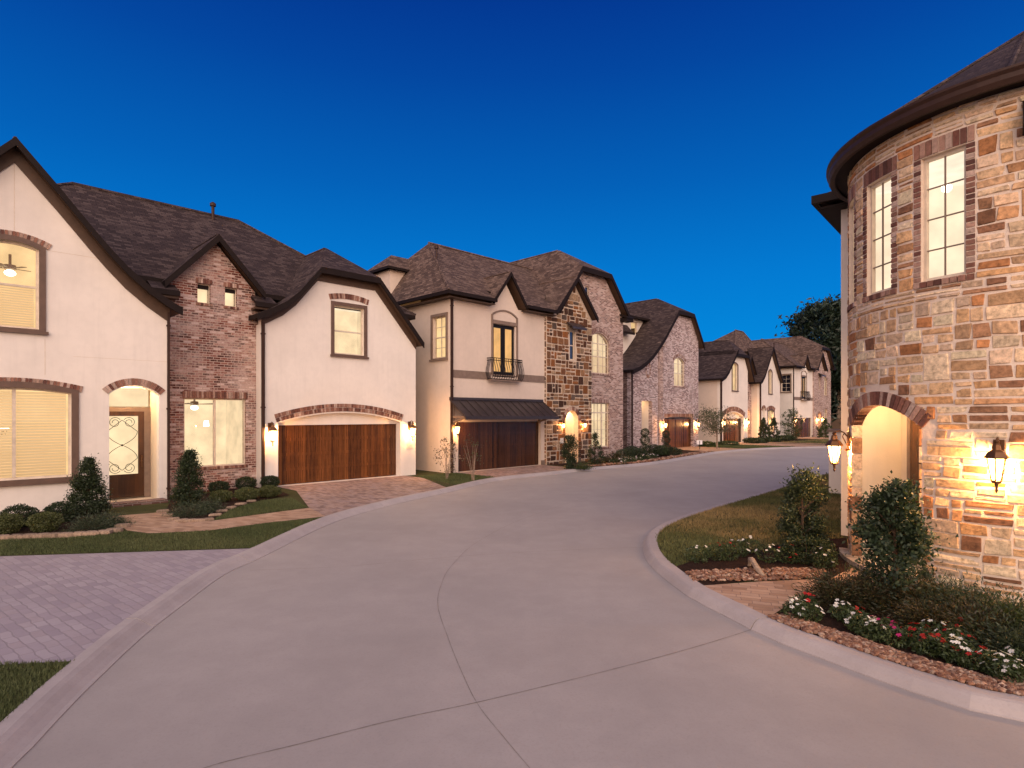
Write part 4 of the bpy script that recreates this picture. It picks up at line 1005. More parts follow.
x0, x1, ya, yb, pz = -2.28, -1.42, -.93, .645, 2.78
m = MB(); m.box(x0+.15, x1+.1, yb, yb+.1, .1, pz); m.box(-1.93, x1+.1, ya-.1, ya, .1, pz); m.box(x1, x1+.1, ya, yb, .1, pz); m.box(-1.93, x1+.1, ya-.1, yb+.1, pz+.002, pz+.1); m.box(-2.12, -1.93, ya+.2, yb+.03, pz+.002, pz+.1); m.box(-1.95, x1+.1, ya-.05, yb+.05, -.1, .15); m.box(-2.15, -1.95, ya+.25, yb+.02, -.1, .149)
p = h.add(m, 'porch', M['porch'])
m = MB(); m.lathe([(.1,.0),(.1,-.04),(.03,-.07)], 12, (-1.85, -.1, pz)); h.add(m, 'porch_light', M['globe'], p)
add_light(h.o, (-1.85, -.1, pz-.16), 44, (1,.62,.32), .06)
m = MB()
for k in range(8): m.box(x1-.06+(k%2)*.006, x1-.003, ya+.02+k*.158, ya+.02+k*.158+.15, .16, 2.5)
d = h.add(m, 'entry_door', M['door'])
m = MB(); m.tube([(x1-.1, ya+1.12, 1.0), (x1-.1, ya+1.12, 1.4)], .015); m.box(x1-.1, x1-.06, ya+1.1, ya+1.14, 1.02, 1.06); m.box(x1-.1, x1-.06, ya+1.1, ya+1.14, 1.34, 1.38); h.add(m, 'handle', M['iron'], d)
m = MB(); m.box(x1-.05, x1-.002, ya-.0, ya+.02, .15, 2.62); m.box(x1-.05, x1-.002, ya+1.29, ya+1.36, .15, 2.62); m.box(x1-.05, x1-.003, ya+.02, ya+1.29, 2.51, 2.62); h.add(m, 'door_frame', M['trim_b'], d)
m = MB(); NS = 26
for k in range(9):
    a, b = D0-14+(D1-D0+16)*(k+.02)/9, D0-14+(D1-D0+16)*(k+.98)/9; m.col = hsv((.46,.36,.27), rnd.uniform(.8,1.1))
    m.hexa([rad(TR+.16,a,-.1), rad(TR+.16,b,-.1), rad(TR+.15,b,.17), rad(TR+.15,a,.17)], [rad(TR-.1,a,-.1), rad(TR-.1,b,-.1), rad(TR-.1,b,.17), rad(TR-.1,a,.17)])
m.col = None; h.add(m, 'threshold', M['stone'])
# small hood over the next opening, at the right
m = MB(); m.hexa([rad(TR+.0,229.5,5.98), rad(TR+.42,229.5,5.98), rad(TR+.42,262,5.98), rad(TR,262,5.98)], [rad(TR+.0,229.5,6.42), rad(TR+.38,229.5,6.10), rad(TR+.38,262,6.10), rad(TR,262,6.42)]); h.add(m, 'window_hood', M['fascia'])
# eave, gutter and faceted cone
m = MB(); N = 72; GR = 2.62
ringp = lambda r, z, n=N: [(r*math.cos(2*PI*k/n), r*math.sin(2*PI*k/n), z) for k in range(n)]
m.ring([ringp(TR-.1, TOP-.02), ringp(GR-.12, TOP-.02), ringp(GR-.12, TOP-.05), ringp(GR-.07, TOP-.05), ringp(GR-.07, TOP+.02), ringp(TR-.1, TOP+.02)], cap=False); sf = h.add(m, 'soffit', M['fascia'])
m = MB(); m.ring([ringp(GR-.1, TOP-.05), ringp(GR-.03, TOP-.06), ringp(GR, TOP), ringp(GR+.0, TOP+.06), ringp(GR+.03, TOP+.1), ringp(GR+.03, TOP+.13), ringp(GR-.06, TOP+.13)], cap=False); h.add(m, 'gutter', M['gutter'], smooth=False)
m = MB(); n = 12; AP = (.35, .3, 8.62); B_ = ringp(GR-.05, TOP+.1, n)
B_ = [((GR)*math.cos(2*PI*(k+.5)/n), (GR)*math.sin(2*PI*(k+.5)/n), TOP+.1) for k in range(n)]
C_ = ringp(GR-.04, TOP+.1, 72)
for k in range(72): m.face([C_[k], C_[(k+1)%72], AP])
for k in range(72): m.face([C_[k], ((GR-.3)*math.cos(2*PI*k/72), (GR-.3)*math.sin(2*PI*k/72), TOP+.02), ((GR-.3)*math.cos(2*PI*(k+1)/72), (GR-.3)*math.sin(2*PI*(k+1)/72), TOP+.02), C_[(k+1)%72]])
rf = h.add(m, 'turret_roof', M['shingle'])
m = MB()
for k in range(10):
    a = 2*PI*(k+.3)/10; m.tube([(GR*.99*math.cos(a), GR*.99*math.sin(a), TOP+.125), (AP[0], AP[1], AP[2]+.01)], .03, 5)
h.add(m, 'hip_cap', M['shingle'], rf)
# lanterns
def tower_lantern(th, z, out, sc, watts):
    x, y, _ = rad(TR+out, th, 0); wall_lantern(h.o, (x, y, z), sc, watts, R(th)+PI/2)
tower_lantern(223.9, 1.81, .03, .86, 32); tower_lantern(158.0, 1.82, .03, .88, 26)
# main block behind the turret
cx, cy = 6.58-TX, 11.7-TY; ux, uy = .76, -.65; vx, vy = .65, .76
mt = Matrix(((ux, vx, 0, cx), (uy, vy, 0, cy), (0,0,1,0), (0,0,0,1)))
m = MB(); m.T = mt; m.box(0, 9, 0, .24, -.2, 6.6); m.box(0, .24, .24, 11, -.2, 6.6); m.box(8.76, 9, .24, 11, -.2, 6.6); h.add(m, 'main_wall', M['stucco'])
m = MB(); m.T = mt; A, B, Cc, Dd = (-.32,-.32,6.88), (9.3,-.32,6.88), (9.3,11.3,6.88), (-.32,11.3,6.88); P, Q = (4.5,4.4,9.4), (4.5,6.6,9.4)
m.shell([[A,B,P],[B,Cc,Q,P],[Cc,Dd,Q],[Dd,A,P,Q]], .16); mr = h.add(m, 'main_roof', [M['shingle'], M['soffit'], M['fascia']])
m = MB(); m.T = mt; m.box(-.44, 9.4, -.44, -.325, 6.7, 6.86); m.box(-.44, -.325, -.32, 11.3, 6.7, 6.86); m.box(-.32, 9.3, -.32, 11.3, 6.6, 6.64); h.add(m, 'eave', M['fascia'], mr)
# ================================================================== GROUND, ROAD, KERBS
def catmull(P, n=6):
    P = [np.array(p, float) for p in P]; out = []
    for i in range(len(P)-1):
        a, b, c, d = P[max(0,i-1)], P[i], P[i+1], P[min(len(P)-1,i+2)]
        for k in range(n):
            t = k/n; out.append(.5*((2*b)+(-a+c)*t+(2*a-5*b+4*c-d)*t*t+(-a+3*b-3*c+d)*t**3))
    out.append(P[-1]); return np.array(out)
Lp = [(-1.2,-8),(-2.3,-2),(-3.0,1.5)]+[G(*q) for q in ((11,768),(75,701),(142,637),(180,607),(225,574),(262,557),(337,521),(400,503),(450,492),(497,481),(550,475),(600,469.5))]+[(7.2,29.6),(10.2,33.6),(13.9,38.6),(18.6,42.6),(24.5,44.6),(33,45.5),(60,46)]
Rp = [(40,9.5),(20,6.0),(12,4.6),(7.5,4.05),(5.6,4.27),(4.8,4.47),(4.2,4.76)]+[G(*q) for q in ((978,712),(893,685),(829,661),(768,637.5),(720,613),(685,594),(650,565),(642.5,547.5),(647.5,535),(667,524),(702,512),(760,495),(787.5,486),(827,474))]+[(19,31),(28,36),(60,36.5)]
LC = catmull(Lp); RC = catmull(Rp)
def offset(C, d):
    T = np.gradient(C, axis=0); T /= np.linalg.norm(T, axis=1)[:,None]
    return C+np.stack([-T[:,1], T[:,0]], 1)*d
LO = offset(LC, .31); RO = offset(RC, -.26)          # outer edge of the kerb (house side); the right line runs away from the camera
def sheet(name, pts, z, mat, kind='structure', parent=None):
    """flat ground sheet through a tessellated outline"""
    loop = [Vector((float(x), float(y), 0)) for x, y in pts]; m = MB()
    ids = [m.pt((p.x, p.y, z)) for p in loop]
    for t in tessellate_polygon([loop]):
        a, b, c = (loop[i] for i in t); ccw = (b.x-a.x)*(c.y-a.y)-(b.y-a.y)*(c.x-a.x) > 0
        m.idx([ids[i] for i in (t if ccw else t[::-1])])
    return m.build(name, M[mat], parent, kind=kind)
m = MB(); m.face([(-500,-120,-.03),(500,-120,-.03),(500,900,-.03),(-500,900,-.03)]); m.build('ground', M['earth'], kind='structure')
m = MB(); m.face([(-70,-60,-.008),(90,-60,-.008),(90,80,-.008),(-70,80,-.008)]); road = m.build('road', M['road'], kind='structure')
def kerb(name, C, prof, sgn, z0=0.0, gapstep=3.05, mark=None):
    m = MB(); d = np.concatenate([[0], np.cumsum(np.linalg.norm(np.diff(C, axis=0), axis=1))])
    def at(s): return np.array([np.interp(s, d, C[:,0]), np.interp(s, d, C[:,1])])
    s = 0.0; first = d[int(np.argmin(np.linalg.norm(C-np.array(mark), axis=1)))] % gapstep if mark is not None else gapstep
    while s < d[-1]-.1:
        e = min(d[-1], s+(first if s == 0 and first > .3 else gapstep)); k = max(2, int((e-s)/.35)); rings = []
        for q in np.linspace(s+.009, e-.009, k):
            p = at(q); tt = at(q+.05)-at(q-.05); tt /= np.linalg.norm(tt); nn = np.array([-tt[1], tt[0]])*sgn
            rings.append([(p[0]+nn[0]*a, p[1]+nn[1]*a, z0+b) for a, b in prof])
        m.ring(rings); s = e
    return m.build(name, M['curb'], kind='structure')
KP = [(0,-.15),(0,.002),(.04,.006),(.10,.035),(.16,.078),(.21,.1),(.32,.102),(.34,-.15)]
KR = [(0,-.15),(0,.002),(.012,.012),(.045,.06),(.085,.1),(.12,.112),(.27,.112),(.285,-.15)]
kerb('kerb', LC, KP, 1); kerb('kerb', RC, KR, -1, mark=G(756,631))
m = MB()
def joint(P, w=.012):
    P = catmull(P, 8)
    for a, b in zip(P[:-1], P[1:]):
        t = (b-a)/np.linalg.norm(b-a); n_ = np.array([-t[1], t[0]])*w/2
        j = [rnd.uniform(.5, 1.3) for _ in range(2)]
        m.face([(*(a-n_*j[0]),-.004),(*(b-n_*j[1]),-.004),(*(b+n_*j[1]),-.004),(*(a+n_*j[0]),-.004)])
joint([G(150,792), G(208,766), G(300,743), G(395,719), G(480,701), G(600,672), G(690,648), G(752,629)], .008)
joint([G(532,770), G(505,738), G(478,704), G(462,672), G(449,640), G(438,606), G(441,585), G(452,565), G(480,540), G(530,516), G(600,494), G(690,474)], .0045)
joint([G(250,570), G(345,566), G(460,556), G(560,550), G(642,547)], .006); joint([G(410,502), G(560,500), G(700,512)], .006)
m.build('road_joint', M['joint'], road)
ZL = .088
back = [(80,46),(80,140),(-90,140),(-90,-8)]
sheet('lawn', list(map(tuple, LO))+back, ZL, 'lawn')
# outer kerb line between two depths / two street-frame stations
def lo_y(y0, y1, n=20): return [(float(np.interp(y, LO[:,1], LO[:,0])), float(y)) for y in np.linspace(y0, y1, n)]
LU = np.array([xy2uv(*p) for p in LO]); msk = (LU[:,0] > 1); LU = LU[msk]
def kerb_V(U): return float(np.interp(U, LU[:,0], LU[:,1]))
def strip(name, U0, U1, V1, z, mat, inset=0.0, depth=None, kind='structure'):
    us = np.linspace(U0, U1, 14)
    pts = [uv2xy(u, kerb_V(u)+inset) for u in us]
    pts += [uv2xy(u, V1 if depth is None else kerb_V(u)+inset+depth) for u in us[::-1]]
    return sheet(name, pts, z, mat, kind)
g = lambda x, y: G(x, y, .1)
sheet('driveway', [(-34,4.6),(-12,5.45), g(0,664)]+lo_y(5.72, 10.55)+[g(0,556),(-34,6.3)], ZL+.006, 'stamp')
walk_pts = [g(109,516), g(166,511.5), g(178,521), g(211,520.5), g(309,507.5), g(345,500), g(350,509), g(326,516), g(270,522), g(210,530), g(150,533), g(127,530)]
sheet('path', walk_pts, ZL+.004, 'walk')
dA = [uv2xy(8.3,19.8), uv2xy(8.3,18.0), g(309,507.5), g(326,516)]+lo_y(14.1, 19.4, 12)+[uv2xy(13.4,18.2), uv2xy(13.4,19.8)]
sheet('driveway', dA, ZL+.008, 'pave')
sheet('planting_bed', [(-14.5,10.9),(-14.0,13.2),g(0,498), g(106,509), g(121,530), g(100,534), g(50,536), g(0,539)], ZL+.012, 'mulch')
sheet('planting_bed', [g(166,510), g(171,500), g(258,484), g(279,490), g(290,495), g(262,500), g(232,508), g(212,520), g(180,520.5)], ZL+.012, 'mulch')
strip('driveway', 15.6, 20.95, 19.1, ZL+.005, 'pave')
strip('planting_bed', 21.2, 33.6, 19.4, ZL+.007, 'mulch', .25); strip('planting_bed', 27.5, 36.4, 21.7, ZL+.011, 'mulch', .5)
strip('driveway', 36.6, 41.2, 21.9, ZL+.015, 'walk'); strip('driveway', 46.6, 51.0, 22.4, ZL+.005, 'walk'); strip('path', 51.9, 53.0, 22.6, ZL+.007, 'walk')
strip('planting_bed', 53.4, 62.4, 22.1, ZL+.012, 'mulch', 3.2)
strip('driveway', 63.2, 68.8, 22.4, ZL+.009, 'walk')
m = MB(); dd = [uv2xy(62.8,22),uv2xy(69,22),g(832,447),g(800,447.5)]
# right-hand side
i0 = int(np.argmin(np.linalg.norm(RO-np.array(G(1024,700,.1)), axis=1)))
RAll = [tuple(p) for p in RO]
sheet('lawn', RAll+[(60,30),(60,8)], ZL+.008, 'lawn')
# nearest kerb points for the beds
def ro_px(p0, p1):
    a, b = (int(np.argmin(np.linalg.norm(RO-np.array(G(*p, .11)), axis=1))) for p in (p0, p1))
    return [tuple(RO[i]) for i in range(a, b+1)] if a <= b else [tuple(RO[i]) for i in range(a, b-1, -1)]
bedU = ro_px((700,585), (672,568))+[g(690,562), g(716,556), g(760,548), g(815,540), g(846,538), g(850,566), g(838,580), g(760,580)]
sheet('planting_bed', bedU, ZL+.016, 'mulch')
wk = ro_px((765,617), (700,584))+[g(760,582), g(830,579), g(853,568), g(893,588), g(880,600), g(820,597), g(790,604)]
sheet('path', wk, ZL+.020, 'walk')
bedL = ro_px((1060,712), (768,618))+[g(795,606), g(822,598), g(878,601), g(894,588), (5.9,8.2), (6.4,7.35), (9,6.4)]
sheet('planting_bed', bedL, ZL+.024, 'mulch')
# ------------------------------------------------------------------ scatter helpers
def inside(P, poly):
    x, y = P[:,0], P[:,1]; c = np.zeros(len(P), bool); q = np.array(poly); j = len(q)-1
    for i in range(len(q)):
        cond = ((q[i,1] > y) != (q[j,1] > y)) & (x < (q[j,0]-q[i,0])*(y-q[i,1])/(q[j,1]-q[i,1]+1e-12)+q[i,0]); c ^= cond; j = i
    return c
def scatter(poly, n, excl=()):
    q = np.array(poly); lo, hi = q.min(0), q.max(0); out = []
    tot = 0
    while tot < n:
        P = rng.uniform(lo, hi, (n*2, 2)); k = inside(P, poly)
        for e in excl: k &= ~inside(P, e)
        out.append(P[k]); tot += k.sum()
        if k.sum() == 0: break
    return np.concatenate(out)[:n]
def fbm(P, s, seed):
    r = np.random.default_rng(seed); v = np.zeros(len(P))
    for k in range(5):
        a = r.uniform(0, 2*PI, 4); f = s*1.7**k; ph = r.uniform(0, 6, 4)
        for i in range(4): v += np.sin((P[:,0]*np.cos(a[i])+P[:,1]*np.sin(a[i]))*f+ph[i])/(4*1.5**k)
    return v
def grass(name, poly, n, z, h=.05, w=.006, cols=((.066,.086,.034),(.125,.138,.060)), brown=.0, excl=(), parent=None):
    P = scatter(poly, n, excl); n = len(P); a = rng.uniform(0, 2*PI, n); hh = h*rng.uniform(.5, 1.3, n); d = rng.normal(0, .35, (n,2))*hh[:,None]
    dx = np.stack([np.cos(a), np.sin(a)], 1)*w*rng.uniform(.7, 1.4, n)[:,None]
    Q = np.zeros((n,3,3)); Q[:,0,:2] = P-dx; Q[:,1,:2] = P+dx; Q[:,2,:2] = P+d; Q[:,0,2] = z; Q[:,1,2] = z; Q[:,2,2] = z+hh
    f = np.clip(.5+.5*fbm(P, 2.2, 3)+rng.normal(0,.25,n), 0, 1)[:,None]
    c = np.array(cols[0])*(1-f)+np.array(cols[1])*f
    if brown:
        b = np.clip(fbm(P, 1.1, 5)*1.1+.32+rng.normal(0,.22,n), 0, 1)[:,None]*brown
        c = c*(1-b)+np.array((.38,.27,.125))*b
    c *= rng.uniform(.7, 1.25, n)[:,None]
    return np_mesh(name, Q, c, M['blade'], None, 'stuff')
lawnR = ro_px((672,568), (827,474))+[(14.5,24.2),(10.5,17.6),(6.45,11.5),g(846,538),g(815,540),g(760,548),g(716,556),g(690,562)]
grass('grass', lawnR, 62000, ZL+.006, .055, .007, ((.085,.095,.036),(.15,.155,.062)), brown=.85)
gA = [g(0,537), g(60,538), g(128,531), g(150,533.5), g(210,530.5), g(270,522.5), g(322,517.5)]+[p for p in lo_y(12.9, 10.62, 10)]+[g(0,555)]
grass('grass', gA, 30000, ZL-.002, .036, .006)
gB = [g(213,520), g(233,508.5), g(262,500.5), g(292,498), g(307,507)]
grass('grass', gB, 8000, ZL-.002, .05, .006)
gC = [g(-60,664), g(75,661)]+lo_y(5.72, 2.6, 8)+[(-5,2.6)]
grass('grass', gC, 32000, ZL-.002, .036, .005)
uB = [uv2xy(u, kerb_V(u)+.02) for u in np.linspace(12.9, 15.5, 8)]; gD = uB+[uv2xy(15.5, 18.75), uv2xy(13.7,18.9), uv2xy(13.4,18.3)]
grass('grass', gD, 9000, ZL-.002, .055, .008)
gE = [uv2xy(u, kerb_V(u)+.02) for u in np.linspace(41.4, 46.4, 8)]+[uv2xy(46.2, 21.7), uv2xy(42.0,21.7)]
grass('grass', gE, 9000, ZL-.002, .07, .014)
gF = [uv2xy(u, kerb_V(u)+.02) for u in np.linspace(53.2, 63, 10)]+[uv2xy(63, 19), uv2xy(53.4,20)]
grass('grass', gF, 14000, ZL-.002, .08, .02, brown=.5)
# river rock along the kerbs, flagstone edging
ICO = None
def rocks(name, poly, n, z, r, cols, kind='stuff'):
    global ICO
    if ICO is None:
        bm = bmesh.new(); bmesh.ops.create_icosphere(bm, subdivisions=1, radius=1); ICO = (np.array([v.co[:] for v in bm.verts]), np.array([[v.index for v in f.verts] for f in bm.faces])); bm.free()
    V, Fc = ICO; P = scatter(poly, n); Q = []; Cc = []
    for p in P:
        s = r*rng.uniform(.5, 1.5); W = V*(1+rng.normal(0,.10,(len(V),1)))*np.array([rng.uniform(.8,1.5), rng.uniform(.8,1.2), rng.uniform(.5,.85)])*s
        a = rng.uniform(0, 2*PI); W = np.stack([W[:,0]*math.cos(a)-W[:,1]*math.sin(a), W[:,0]*math.sin(a)+W[:,1]*math.cos(a), W[:,2]], 1)+np.array([p[0], p[1], z+s*.3])
        Q.append(W[Fc]); Cc.append(np.repeat(np.array([cols[rng.integers(len(cols))]])*rng.uniform(.75,1.2), len(Fc), 0))
    return np_mesh(name, np.concatenate(Q), np.concatenate(Cc), M['rock'], None, kind)
RC_ = [(.24,.12,.07),(.18,.085,.05),(.30,.17,.11),(.13,.06,.04),(.36,.25,.18),(.21,.12,.085)]
def band(p0, p1, w):
    a = np.array(ro_px(p0, p1)); b = offset(a, w); b2 = offset(a, -w)
    far = b if np.linalg.norm(b.mean(0)-np.array([7.8,9])) < np.linalg.norm(b2.mean(0)-np.array([7.8,9])) else b2
    return [tuple(p) for p in a]+[tuple(p) for p in far[::-1]]
rocks('river_rock', band((1060,712), (768,618), .30), 2600, ZL+.03, .021, RC_)
rocks('river_rock', [g(693,582), g(684,572), g(720,571), g(790,569), g(824,571), g(828,579), g(760,581.5)], 1000, ZL+.025, .023, RC_)
rocks('river_rock', [uv2xy(u, kerb_V(u)+.05) for u in np.linspace(21.2, 36, 20)]+[uv2xy(u, kerb_V(u)+.55) for u in np.linspace(36, 21.2, 20)], 900, ZL+.02, .06, RC_)
def slab(name, label, cat, loc, sx, sy, sz, rz, group, col=(.25,.18,.13)):
    m = MB(); m.col = hsv(col, rnd.uniform(.8,1.2)); n = 9
    rr = [rnd.uniform(.8, 1.12) for _ in range(n)]
    lp = lambda s, z: [(sx*s*rr[k]*math.copysign(abs(math.cos(2*PI*k/n))**.7, math.cos(2*PI*k/n)), sy*s*rr[k]*math.copysign(abs(math.sin(2*PI*k/n))**.7, math.sin(2*PI*k/n)), z) for k in range(n)]
    m.ring([lp(1,-.03), lp(1.02,sz*.4), lp(.95,sz*.9), lp(.8,sz)]); o = m.build(name, M['rock'], None, loc=loc); o.rotation_euler = (0,0,rz); tag(o, label, cat, group); return o
k = 0
for px, py in ((4,538.5),(16,538),(28,537.5),(41,537),(54,536.5),(67,536),(80,535.2),(92,534.5),(104,533.5),(115,531.5),(122,527)):
    x, y = g(px, py); slab('edging_stone', 'flat tan edging stone in front of the round shrubs under the wide blinds window', 'edging stone', (x,y,ZL+.01), .16, .10, .07, rnd.uniform(.1,.4), 'edging stones of the bed under the blinds window')
for px, py in ((163,511.5),(168,515.5),(174,519.5),(182,521),(191,521),(200,520.8),(208,520),(215,515.5),(222,511.5),(231,508),(241,504.5),(252,501.5)):
    x, y = g(px, py); slab('edging_stone', 'tan edging stone round the bed in front of the red brick bay', 'edging stone', (x,y,ZL+.01), .14, .075, .05, rnd.uniform(.2,.9), 'edging stones of the bed before the brick bay')
m = MB(); m.col = (.36,.26,.18)
pp = [(*g(749,566),ZL+.0),(*g(750,566.5),ZL+.13),(*g(752,569),ZL+.16),(*g(757,574),ZL+.10),(*g(764,578),ZL+.03)]
m.tube(pp, [.03,.035,.04,.045,.03], 7); o = m.build('landscape_stone', M['rock']); tag(o, 'pale curved stone lying between the flowers beside the gravel edge', 'stone')
# ================================================================== PLANTS
def leaves(C, L, W, cols, out=None, mix=.5, droop=0.0):
    """leaf blades centred on C; out = preferred outward direction"""
    n = len(C); d = rng.normal(0, 1, (n,3)); d /= np.linalg.norm(d, axis=1)[:,None]
    if out is not None: d = d*(1-mix)+out*mix
    d[:,2] -= droop; d /= np.linalg.norm(d, axis=1)[:,None]+1e-9
    r = rng.normal(0, 1, (n,3)); s = np.cross(d, r); s /= np.linalg.norm(s, axis=1)[:,None]+1e-9
    l = (L*rng.uniform(.6, 1.3, n))[:,None]; w = (W*rng.uniform(.7, 1.25, n))[:,None]; nn = np.cross(d, s)*w*.35
    Q = np.stack([C-d*l*.5, C+s*w*.5+nn, C+d*l*.5, C-s*w*.5+nn], 1)
    k = rng.integers(0, len(cols), n); c = np.array(cols)[k]*rng.uniform(.65, 1.35, n)[:,None]
    return Q, c
def crown_pts(shape, n, h, r, base=.0, clumps=40, tight=.16):
    t = rng.uniform(0, 1, clumps); a = rng.uniform(0, 2*PI, clumps); q = np.sqrt(rng.uniform(.15, 1, clumps))
    if shape == 'cone': rr = r*np.clip(1.05*(1-t)**.75+.05, 0, 1)*np.clip(t*7+.55, 0, 1); z = base+t*(h-base)
    elif shape == 'arbor': rr = r*np.sqrt(np.clip(1-(2*np.clip(t,.12,1)-.75)**2/1.6, 0, 1))*np.clip((1-t)*2.2, .12, 1); z = base+t*(h-base)
    elif shape == 'ball': z = base+(h-base)*t; rr = r*np.sqrt(np.clip(1-(2*t-1)**2, .02, 1))
    elif shape == 'bush': z = base+(h-base)*t; rr = r*np.sin(PI*(.10+.84*t**.9))**.9*rng.uniform(.5, 1.2, clumps)
    elif shape == 'spread': z = base+h*t*rng.uniform(.2,1,clumps); rr = r*np.sqrt(np.clip(1-t*.8,0,1))
    else: z = base+(h-base)*t; rr = r*(.55+.45*np.sin(t*PI))*rng.uniform(.5, 1.15, clumps)
    cc = np.stack([np.cos(a)*rr*q, np.sin(a)*rr*q, z], 1)
    k = rng.integers(0, clumps, n); sg = tight*r*rng.uniform(.6, 1.4, clumps)
    P = cc[k]+rng.normal(0, 1, (n,3))*sg[k][:,None]*np.array([1,1,.9])
    o = P-np.array([0,0,base+(h-base)*.4]); o[:,2] *= .6; o += np.array([0,0,.25*r]); o /= np.linalg.norm(o, axis=1)[:,None]+1e-9
    if shape == 'ball':
        d = rng.normal(0,1,(n,3)); d /= np.linalg.norm(d,axis=1)[:,None]; bmp = 1+.06*np.sin(d[:,0]*7+base*90)*np.sin(d[:,1]*6)+.05*np.sin(d[:,2]*9+r*50)
        P = d*np.array([r,r,h*.52])*(rng.uniform(.72,1.02,n)*bmp)[:,None]+np.array([0,0,h*.48]); o = d
    P[:,2] = np.clip(P[:,2], .015, None)
    return P, o, cc
DARK = [(.018,.030,.014),(.028,.044,.018),(.040,.058,.022)]
MID = [(.030,.048,.018),(.045,.068,.024),(.062,.085,.030)]
LIGHT = [(.060,.075,.024),(.085,.10,.034),(.11,.12,.045)]
SAGE = [(.036,.052,.030),(.052,.070,.040),(.070,.088,.050)]
RUSSET = [(.045,.036,.016),(.065,.046,.02),(.038,.046,.018)]
def plant(name, label, cat, xy, h, r, shape, n, L, W, cols, group=None, z=ZL, base=.0, clumps=40, tight=.16, stems=1, bark='bark', droop=0.0, mix=.45):
    t = thing(name, label, cat, (xy[0], xy[1], z), rnd.uniform(0, 6), group)
    P, o, cc = crown_pts(shape, n, h, r, base, clumps, tight); Q, c = leaves(P, L, W, cols, o, mix, droop)
    np_mesh('crown' if shape in ('cone','arbor','loose','tree') else 'foliage', Q, c, M['leaf'], t)
    m = MB()
    if stems == 1:
        m.tube([(0,0,-.05),(.01,0,h*.3),(0,.01,h*.62),(0,0,h*.86)], [max(.012,h*.022),h*.018,h*.011,h*.004], 7)
        for k in range(min(14, clumps)):
            p = cc[k*clumps//min(14, clumps)]; zz = max(.04, p[2]-.35*math.hypot(p[0],p[1])); m.tube([(0,0,zz*.8),(p[0]*.5,p[1]*.5,(zz*.8+p[2])/2),tuple(p)], [h*.008+.003,h*.005+.002,.002], 5)
    else:
        for k in range(stems):
            p = cc[(k*7) % clumps]; m.tube([(rnd.uniform(-.05,.05),rnd.uniform(-.05,.05),-.04),(p[0]*.4,p[1]*.4,p[2]*.5),tuple(p)], [.008+.004*h,.006+.002*h,.003], 5)
    m.build('trunk' if h > .9 else 'stem', M[bark], t)
    return t
Zb = ZL+.012
# -- the brick house
plant('cone_shrub', 'dense dark pyramidal shrub between the wide blinds window and the arched entry', 'shrub', g(88,514), 1.30, .43, 'cone', 11000, .05, .028, DARK, 'pyramidal shrubs of the cream house', Zb, .02, 110, .15)
plant('cone_shrub', 'dense dark pyramidal shrub in front of the red brick bay', 'shrub', g(189,505), 1.42, .41, 'cone', 11000, .05, .028, DARK, 'pyramidal shrubs of the cream house', Zb, .02, 110, .15)
for px, py, h, r, c, lab in ((19,527,.48,.34,DARK,'dark round shrub third from the left in the bed under the blinds window'),(6,533,.40,.30,LIGHT,'yellow-green round shrub at the left end of the bed under the blinds window'),(45,531,.40,.30,LIGHT,'yellow-green round shrub in the middle of the bed under the blinds window'),(61,522,.46,.33,DARK,'dark round shrub beside the pyramidal shrub left of the entry'),
        (219,493,.38,.30,DARK,'dark round shrub under the left side of the brick bay window'),(246,490,.44,.32,DARK,'dark round shrub under the right side of the brick bay window'),(270,488,.42,.30,DARK,'dark round shrub beside the arched garage door'),
        (221,501.5,.32,.30,LIGHT,'light green mounded shrub nearest the pyramidal shrub of the brick bay'),(247,500,.36,.33,LIGHT,'light green mounded shrub in the middle of the brick bay bed'),(269,497,.34,.34,LIGHT,'light green mounded shrub nearest the arched garage door')):
    plant('round_shrub', lab, 'shrub', g(px,py), h, r, 'ball', 5200, .032, .020, c, 'clipped round shrubs of the cream house', Zb, .02, 60, .2, 4)
for px, py, r, lab in ((92,529,.5,'low feathery grey-green juniper left of the entry walk'),(110,526,.38,'small feathery grey-green juniper touching the entry walk'),(190,515,.5,'low feathery grey-green juniper at the foot of the brick bay pyramidal shrub'),(210,511,.36,'small feathery grey-green juniper beside the light green mounds')):
    plant('juniper', lab, 'shrub', g(px,py), .26, r, 'spread', 3200, .05, .010, SAGE, 'low junipers of the cream house', Zb, .01, 60, .2, 5, mix=.6)
# -- stone-bay house
plant('crape_myrtle', 'young multi-stem crape myrtle in front of the sand stucco side wall', 'tree', g(447,478.5), 1.45, .55, 'loose', 420, .075, .04, [(.10,.085,.05),(.16,.12,.08),(.26,.19,.14)], None, ZL, .35, 34, .16, 7, 'bark_pale')
plant('crape_myrtle', 'thin bare-stemmed sapling in front of the dark wooden garage door', 'tree', g(473,480.5), 1.6, .5, 'loose', 160, .06, .03, MID, None, ZL, .6, 22, .16, 6, 'bark_pale')
plant('topiary_shrub', 'tall twisted evergreen left of the glowing stone archway', 'shrub', g(569,468.5), 1.55, .42, 'bush', 4200, .07, .035, DARK, None, Zb, .02, 34, .2)
plant('topiary_shrub', 'narrow upright evergreen under the lantern right of the stone archway', 'shrub', g(595,465.5), 1.5, .36, 'arbor', 3000, .06, .03, DARK, None, Zb, .03, 40, .2)
plant('round_shrub', 'low leafy shrub on the gravel in front of the stone archway', 'shrub', g(583,469), .34, .42, 'spread', 900, .07, .03, MID, None, Zb, .02, 26, .2, 4)
